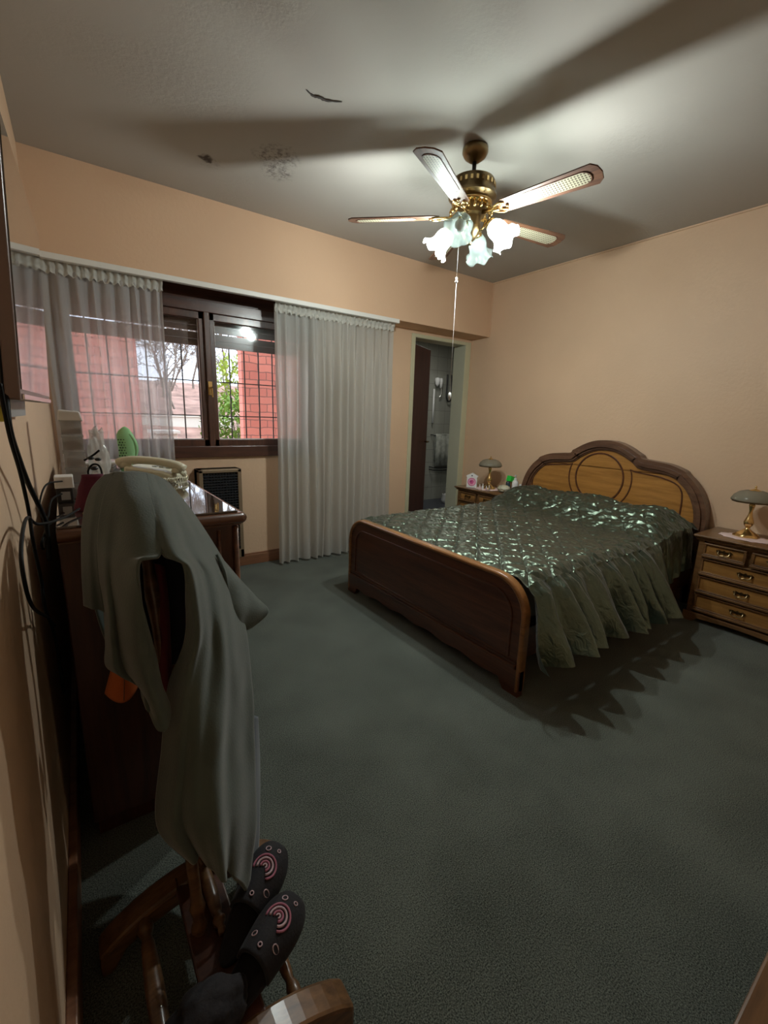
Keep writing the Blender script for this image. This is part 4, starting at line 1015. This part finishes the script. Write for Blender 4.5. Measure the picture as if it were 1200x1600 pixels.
bm = NB(); box(bm, -3.816, -3.797, -2.26, -2.235, 1.245, 1.275); o = mk('plug_tag', bm, mat('yellow_plastic', (.55, .48, .06), .4) and 'yellow_plastic', origin=(-3.81, -2.25, 1.26), bevel=.003); tag(o, 'small yellow plastic tag on the wall under the television', 'tag')
# cables
def cable(pts, r, label, name='cable', grp='black cables on the left wall'):
    bm = NB(); tube(bm, smooth_path(pts, 10), r, 8); o = mk(name, bm, 'cable_black', smooth=True, origin=pts[0]); return tag(o, label, 'cable', grp)
cable([(-3.79, -2.30, 1.31), (-3.79, -2.34, 1.24), (-3.79, -2.25, 1.178), (-3.788, -2.12, 1.104), (-3.777, -2.04, 1.03), (-3.772, -2.015, .985), (-3.775, -2.03, .90)], .0052, 'thick black cable dropping from the television to the dresser corner')
cable([(-3.79, -2.39, 1.31), (-3.79, -2.35, 1.225), (-3.79, -2.253, 1.146), (-3.79, -2.19, 1.057), (-3.79, -2.19, .988), (-3.79, -2.12, .876), (-3.79, -2.13, .817), (-3.785, -2.02, .69), (-3.785, -1.98, .5)], .0035, 'thin black cable hanging straight down the wall from the television')
cable([(-3.70, -1.84, T+.012), (-3.74, -1.95, T+.010), (-3.782, -2.10, 1.01), (-3.79, -2.24, 1.055), (-3.79, -2.40, 1.05), (-3.79, -2.46, 1.01), (-3.79, -2.39, .92), (-3.79, -2.10, .78), (-3.785, -1.97, .70)], .0032, 'thin black cable making a wide loop beside the dresser')
cable([(-3.74, -1.66, T+.03), (-3.765, -1.74, T+.025), (-3.777, -1.80, T-.02), (-3.783, -1.90, .94), (-3.785, -1.98, .92), (-3.785, -2.03, .95), (-3.765, -1.97, T+.004), (-3.74, -1.92, T+.006)], .0028, 'small black cable loop at the near corner of the dresser top')
cable([(-3.735, -1.66, T+.07), (-3.772, -1.76, T+.075), (-3.79, -1.82, T+.03), (-3.79, -1.80, .96), (-3.785, -1.78, .92)], .0025, 'thin black cable arching from the small white box to the wall')

# ================================================================== VALET STAND (floor at the left), robe, slippers
VO = (-3.55, -2.54, 0)
vs = thing('valet_stand', 'turned wood valet stand with arched feet under the hanging robe', 'valet stand', VO)
def arch_foot(y):
    bm = NB(); top = []; bot = []
    for i in range(17):
        u = i/16; x = -3.765+.435*u; z = .035+.085*math.sin(PI*u)**.8; top.append((x, z+.022)); bot.append((x, z-.028 if 0 < i < 16 else .0))
    bot[1] = (bot[1][0], .002); bot[15] = (bot[15][0], .002)
    prism(bm, top+bot[::-1], 'xz', y-.032, y+.032); return mk('foot', bm, 'stand_wood', vs, origin=VO, bevel=.008)
arch_foot(-2.365); arch_foot(-2.755)
def spindle(p, q, r=.013):
    bm = NB(); p, q = V(*p), V(*q); n = 26; pts = [p+(q-p)*i/n for i in range(n+1)]
    rr = [r*(.75+.55*math.sin(PI*i/n)**2+(.35 if i in (3, 4, n-4, n-3) else 0)-(.2 if i in (2, 5, n-5, n-2) else 0)) for i in range(n+1)]
    tube(bm, pts, rr, 12); return mk('spindle', bm, 'stand_wood', vs, origin=VO, smooth=True)
spindle((-3.672, -2.36, .10), (-3.672, -2.76, .10), .014); spindle((-3.432, -2.36, .085), (-3.432, -2.76, .085), .012); spindle((-3.535, -2.35, .165), (-3.535, -2.56, .150), .012)
bm = NB(); box(bm, -3.60, -3.50, -2.74, -2.36, .118, .138); mk('shoe_board', bm, 'dresser_wood', vs, origin=VO, bevel=.004)
bm = NB(); pp = smooth_path([(-3.575, -2.52, .13), (-3.575, -2.50, .25), (-3.58, -2.38, .62), (-3.59, -2.24, 1.06)], 8); tube(bm, pp, [.012+.005*(i in (2, 3, 6, 20)) for i in range(len(pp))], 14); mk('post', bm, 'stand_wood', vs, origin=VO, smooth=True)
bm = NB(); tube(bm, smooth_path([(-3.655, -2.22, 1.0), (-3.63, -2.23, 1.06), (-3.58, -2.24, 1.07), (-3.53, -2.22, 1.0), (-3.49, -2.2, .92)], 6), .016, 10); mk('hanger_yoke', bm, 'stand_wood', vs, origin=VO, smooth=True)
bm = NB(); tube(bm, [(-3.60, -2.36, .70), (-3.46, -2.34, .70)], .009, 10); mk('trouser_rail', bm, 'stand_wood', vs, origin=VO, smooth=True)

RB_K=[[(-3.617,-2.13,1.12),(-3.587,-2.1,1.116),(-3.557,-2.09,1.112),(-3.527,-2.11,1.099)],[(-3.664,-2.076,1.035),(-3.597,-2.06,1.029),(-3.522,-2.06,1.019),(-3.451,-2.065,0.977)],[(-3.689,-2.092,0.917),(-3.6,-2.06,0.894),(-3.491,-2.06,0.872),(-3.374,-2.081,0.829)],[(-3.696,-2.125,0.815),(-3.603,-2.06,0.766),(-3.474,-2.06,0.733),(-3.351,-2.121,0.67)],[(-3.667,-2.179,0.676),(-3.586,-2.071,0.589),(-3.468,-2.06,0.546),(-3.344,-2.146,0.571)],[(-3.598,-2.207,0.561),(-3.519,-2.119,0.47),(-3.424,-2.079,0.41),(-3.354,-2.199,0.455)],[(-3.573,-2.278,0.438),(-3.508,-2.19,0.335),(-3.426,-2.17,0.282),(-3.374,-2.258,0.331)],[(-3.602,-2.369,0.331),(-3.539,-2.301,0.224),(-3.464,-2.291,0.17),(-3.404,-2.344,0.213)],[(-3.557,-2.435,0.264),(-3.517,-2.4,0.184),(-3.485,-2.4,0.141),(-3.459,-2.43,0.118)]]
RB_A0=[[(-3.646,-2.19,1.128),(-3.638,-2.205,1.131),(-3.629,-2.22,1.136)],[(-3.676,-2.18,1.091),(-3.665,-2.22,1.093),(-3.653,-2.25,1.094)],[(-3.697,-2.187,1.025),(-3.683,-2.25,1.027),(-3.673,-2.284,1.022)],[(-3.708,-2.218,0.937),(-3.693,-2.28,0.947),(-3.68,-2.312,0.949)],[(-3.713,-2.26,0.854),(-3.697,-2.313,0.862),(-3.678,-2.335,0.859)]]
RB_A=[[(-3.629,-2.213,1.135),(-3.62,-2.23,1.138),(-3.612,-2.247,1.139),(-3.592,-2.247,1.139),(-3.57,-2.23,1.133)],[(-3.654,-2.264,1.097),(-3.643,-2.298,1.096),(-3.632,-2.332,1.098),(-3.609,-2.368,1.093),(-3.58,-2.371,1.084)],[(-3.674,-2.305,1.027),(-3.662,-2.343,1.023),(-3.647,-2.38,1.021),(-3.625,-2.455,1.02),(-3.585,-2.474,1.014)],[(-3.68,-2.316,0.95),(-3.671,-2.367,0.964),(-3.659,-2.4,0.975),(-3.644,-2.451,0.989),(-3.626,-2.499,1.006)],[(-3.679,-2.315,0.851),(-3.673,-2.384,0.875),(-3.661,-2.401,0.879),(-3.644,-2.469,0.902),(-3.623,-2.487,0.902)],[(-3.683,-2.321,0.784),(-3.675,-2.391,0.809),(-3.659,-2.41,0.808),(-3.64,-2.482,0.826),(-3.612,-2.482,0.817)],[(-3.685,-2.339,0.737),(-3.672,-2.41,0.761),(-3.653,-2.43,0.756),(-3.633,-2.504,0.773),(-3.606,-2.489,0.75)],[(-3.64,-2.395,0.736),(-3.636,-2.437,0.734),(-3.629,-2.464,0.716),(-3.619,-2.512,0.701),(-3.595,-2.489,0.696)],[(-3.635,-2.447,0.708),(-3.632,-2.472,0.7),(-3.627,-2.496,0.691),(-3.62,-2.523,0.678),(-3.604,-2.519,0.68)]]
RB_B=[[(-3.57,-2.23,1.133),(-3.555,-2.213,1.127),(-3.539,-2.196,1.118),(-3.523,-2.162,1.106),(-3.507,-2.128,1.091)],[(-3.58,-2.371,1.084),(-3.558,-2.354,1.079),(-3.529,-2.304,1.063),(-3.489,-2.223,1.033),(-3.447,-2.125,0.996)],[(-3.585,-2.474,1.014),(-3.559,-2.473,1.013),(-3.52,-2.387,0.986),(-3.458,-2.27,0.939),(-3.382,-2.141,0.862)],[(-3.55,-2.482,0.988),(-3.529,-2.453,0.962),(-3.489,-2.37,0.922),(-3.432,-2.29,0.869),(-3.368,-2.193,0.806)],[(-3.545,-2.46,0.899),(-3.527,-2.48,0.896),(-3.487,-2.414,0.854),(-3.436,-2.348,0.808),(-3.369,-2.254,0.726)],[(-3.552,-2.455,0.814),(-3.531,-2.491,0.818),(-3.492,-2.443,0.776),(-3.447,-2.411,0.74),(-3.377,-2.312,0.662)],[(-3.583,-2.421,0.703),(-3.561,-2.511,0.731),(-3.516,-2.496,0.699),(-3.457,-2.447,0.64),(-3.387,-2.36,0.571)],[(-3.609,-2.452,0.58),(-3.58,-2.542,0.616),(-3.543,-2.559,0.61),(-3.485,-2.51,0.539),(-3.407,-2.418,0.461)],[(-3.636,-2.507,0.459),(-3.6,-2.575,0.499),(-3.562,-2.612,0.501),(-3.505,-2.578,0.436),(-3.429,-2.483,0.34)],[(-3.596,-2.533,0.373),(-3.576,-2.585,0.401),(-3.553,-2.619,0.396),(-3.521,-2.602,0.336),(-3.476,-2.551,0.214)]]
RB_C=[[(-3.422,-2.221,0.914),(-3.39,-2.2,0.87),(-3.362,-2.2,0.826)],[(-3.417,-2.265,0.875),(-3.361,-2.227,0.811),(-3.309,-2.206,0.754)],[(-3.413,-2.287,0.804),(-3.357,-2.263,0.76),(-3.289,-2.225,0.719)],[(-3.405,-2.294,0.743),(-3.382,-2.279,0.711),(-3.345,-2.247,0.696)]]
RB_D=[[(-3.611,-2.224,0.969),(-3.552,-2.231,0.971),(-3.472,-2.224,0.949)],[(-3.619,-2.238,0.897),(-3.557,-2.22,0.871),(-3.481,-2.24,0.863)],[(-3.619,-2.257,0.808),(-3.559,-2.237,0.785),(-3.497,-2.257,0.778)],[(-3.619,-2.295,0.696),(-3.574,-2.285,0.676),(-3.535,-2.305,0.673)],[(-3.61,-2.344,0.588),(-3.589,-2.344,0.579),(-3.568,-2.352,0.584)]]
RB_E=[[(-3.405,-2.364,0.516),(-3.383,-2.353,0.503),(-3.37,-2.344,0.489)],[(-3.429,-2.412,0.412),(-3.397,-2.392,0.38),(-3.379,-2.372,0.356)],[(-3.468,-2.481,0.306),(-3.432,-2.451,0.255),(-3.406,-2.431,0.221)],[(-3.489,-2.52,0.23),(-3.455,-2.49,0.145),(-3.43,-2.47,0.115)],[(-3.474,-2.52,0.167),(-3.447,-2.5,0.101),(-3.421,-2.48,0.083)]]
RB_M=[[(-3.574,-2.268,0.929),(-3.565,-2.279,0.928),(-3.554,-2.271,0.918)],[(-3.58,-2.307,0.85),(-3.569,-2.317,0.851),(-3.556,-2.308,0.842)],[(-3.587,-2.341,0.756),(-3.575,-2.351,0.758),(-3.564,-2.342,0.747)],[(-3.593,-2.375,0.665),(-3.584,-2.385,0.668),(-3.573,-2.375,0.658)]]
def sheet(ctrl, nu, nv, fold=None):
    """smooth surface through a grid of points; returns a bmesh"""
    P = [[Vector(p) for p in r] for r in ctrl]; R = len(P); Cn = len(P[0])
    def samp(row, t):
        t *= len(row)-1; k = min(int(t), len(row)-2); f = t-k
        return crom(row[max(k-1, 0)], row[k], row[k+1], row[min(k+2, len(row)-1)], f)
    bm = NB(); g = []
    for j in range(nv+1):
        v = j/nv; row = []
        cols = [samp([P[r][c] for r in range(R)], v) for c in range(Cn)]
        for i in range(nu+1):
            u = i/nu; p = samp(cols, u)
            if fold: p = p+fold(u, v, p)
            row.append(bm.verts.new(p))
        g.append(row)
    for a, b in zip(g, g[1:]):
        for i in range(nu): bm.faces.new((a[i], a[i+1], b[i+1], b[i]))
    return bm
def folds(k, amp, seed, grow=1.0):
    def f(u, v, p):
        e = math.sin(PI*min(1, max(0, u)))**.35 if 0 < u < 1 else 0
        w_ = math.sin(k*PI*2*(u+.04*math.sin(v*4+seed)))+.5*math.sin(k*PI*4.3*u+seed)
        return Vector((0, -(amp*w_*(.15+v*grow))*e+.006*noise.noise(p*14+Vector((seed, 0, 0))), 0))
    return f
RO = (-3.56, -2.25, 1.13)
rb = thing('fleece_robe', 'long grey green fleece robe draped over the valet stand', 'robe', RO)
mk('hood_side', sheet(RB_A0, 16, 46, folds(1, .004, 1)), 'robe_fleece', rb, origin=RO, smooth=True, solid=.006)
mk('left_front', sheet(RB_A, 40, 90, folds(1.5, .008, 2)), 'robe_fleece', rb, origin=RO, smooth=True, solid=.006)
mk('main_panel', sheet(RB_B, 60, 110, folds(2.2, .012, 3, 1.2)), 'robe_fleece', rb, origin=RO, smooth=True, solid=.006)
mk('sleeve', sheet(RB_C, 24, 30, folds(1, .004, 4)), 'robe_fleece', rb, origin=RO, smooth=True, solid=.007)
mk('lining', sheet(RB_D, 24, 40, folds(1.5, .006, 5)), 'robe_inner', rb, origin=RO, smooth=True, solid=.004)
# back of the robe, falling behind the stand towards the dresser
mk('back_panel', sheet(RB_K, 40, 80, folds(2, .008, 6)), 'robe_fleece', rb, origin=RO, smooth=True, solid=.006)
tag(mk('grey_trousers', sheet(RB_E, 12, 40), 'blue_grey_cloth', origin=(-3.40, -2.40, .6), smooth=True, solid=.006), 'blue grey cloth leg hanging behind the right edge of the robe', 'trousers')
tag(mk('red_garment', sheet(RB_M, 8, 30), 'red_cloth', origin=(-3.56, -2.28, .8), smooth=True, solid=.005), 'dark red garment glimpsed through the gap in the robe', 'garment')
# orange cap peak hanging under the robe
OC = (-3.646, -2.235, .655)
oc = thing('orange_cap', 'orange cloth cap hanging below the left hem of the robe', 'cap', OC)
bm = NB(); rows = []
for j in range(13):
    v = j/12; row = []
    for i in range(15):
        u = i/14-.5; wd = .034+.022*v; x = u*2*wd*.62-.002-.012*v; z = .045-.095*v-.030*(1-(2*u)**2)*v*(.25)+(.012*(2*u)**2*v)
        row.append(bm.verts.new((x, -.030*(1-(2*u)**2)*(.5+v*.5), z)))
    rows.append(row)
for a, b in zip(rows, rows[1:]):
    for i in range(14): bm.faces.new((a[i], a[i+1], b[i+1], b[i]))
mk('cap_peak', bm, 'orange_cloth', oc, smooth=True, solid=.004)
bm = NB(); tube(bm, [(-.006, -.0318, .03), (-.010, -.0325, -.01), (-.014, -.034, -.05)], .0012, 5); mk('stitching', bm, 'dresser_trim', oc)
# slippers resting on the shoe board
def slipper(loc, rz, tilt, label):
    t = thing('slipper', label, 'slipper', loc, rz, 'pink printed black slippers')
    t.rotation_euler = (math.radians(tilt[0]), math.radians(tilt[1]), rz)
    def outl(s=1, n=36):
        o = []
        for i in range(n):
            a = 2*PI*i/n; x = .118*math.cos(a); wv = .042+.010*math.sin((x/.118)*1.4); o.append((x*s+.0, (wv*math.sin(a)*(abs(math.sin(a))**-.12 if abs(math.sin(a)) > .01 else 1))*s))
        return o
    bm = NB(); prism(bm, outl(), 'xy', 0, .016); mk('sole', bm, 'slipper_black', t, smooth=True, bevel=.004, ang=50)
    bm = NB(); rows = []
    for i in range(25):           # vamp: closed toe dome
        u = i/24; x = -.030+.146*u; wd = (.042+.010*math.sin((x/.118)*1.4))*math.sqrt(max(0, 1-max(0, x/.121)**3)); hgt = .062*math.sqrt(max(0, 1-u**2.2))*.95+.008
        rows.append([bm.verts.new((x, wd*math.cos(PI*k/20), .010+(hgt-.002)*math.sin(PI*k/20))) for k in range(21)])
    for a, b in zip(rows, rows[1:]):
        for k in range(20): bm.faces.new((a[k], a[k+1], b[k+1], b[k]))
    up = mk('slipper_upper', bm, 'slipper_black', t, smooth=True, solid=.007)
    def surf(x, y):
        u = (x+.030)/.146; wd = (.042+.010*math.sin((x/.118)*1.4))*math.sqrt(max(0, 1-max(0, x/.121)**3)); hgt = .062*math.sqrt(max(0, 1-u**2.2))*.95+.008
        c = max(-1, min(1, y/max(wd, .001))); return .010+hgt*math.sqrt(max(0, 1-c*c))+.0035
    bm = NB(); bm2 = NB()
    for r_, B_ in ((.026, bm), (.018, bm2), (.010, bm), (.004, bm2)):
        a0, a1 = (-2.6, 1.9)
        pts = [V(.045+r_*math.cos(a0+(a1-a0)*i/22), .0+r_*math.sin(a0+(a1-a0)*i/22), 0) for i in range(23)]
        tube(B_, [V(p.x, p.y, surf(p.x, p.y)) for p in pts], .0026 if r_ > .008 else .002, 6)
    for x, y, r_ in ((.0, .024, .005), (.004, -.028, .006), (.085, .012, .006), (-.012, .0, .004), (.09, -.014, .004)):
        pts = [V(x+r_*math.cos(2*PI*i/10), y+r_*math.sin(2*PI*i/10), 0) for i in range(11)]; tube(bm2, [V(p.x, p.y, surf(p.x, p.y)) for p in pts], .0013, 5)
    mk('spiral_print', bm, 'pink_print', up, smooth=True); mk('spot_print', bm2, 'pale_print', up, smooth=True)
    return t
slipper((-3.462, -2.545, .165), math.radians(38), (14, -14), 'black slipper with pink spiral print, lying farther from the viewer')
slipper((-3.482, -2.655, .155), math.radians(28), (12, -6), 'black slipper with pink spiral print, lying nearer the viewer')
tag(blob('dark_bundle', (-3.60, -2.70, .139), (.07, .045, .045), 'slipper_black', 'dark folded bundle on the near end of the valet stand', 'bundle', 4, .2, 2), None)

# ================================================================== corner of a wooden bench at lower right
BB = (-2.62, -3.5, 0)
bn = thing('blanket_chest', 'wooden chest corner with pale rim at the lower right edge', 'chest', BB)
bm = NB()
P0, P1, P2 = V(-3.018, -3.289, .45), V(-2.85, -3.286, .45), V(-2.995, -3.301, .45)
box(bm, -3.10, -2.2, -3.74, -3.305, .03, .44); mk('chest_body', bm, 'dresser_wood', bn, origin=BB, bevel=.004)
bm = NB(); box(bm, -3.12, -2.18, -3.745, -3.290, .44, .455); mk('chest_lid', bm, 'stand_wood', bn, origin=BB, bevel=.004)
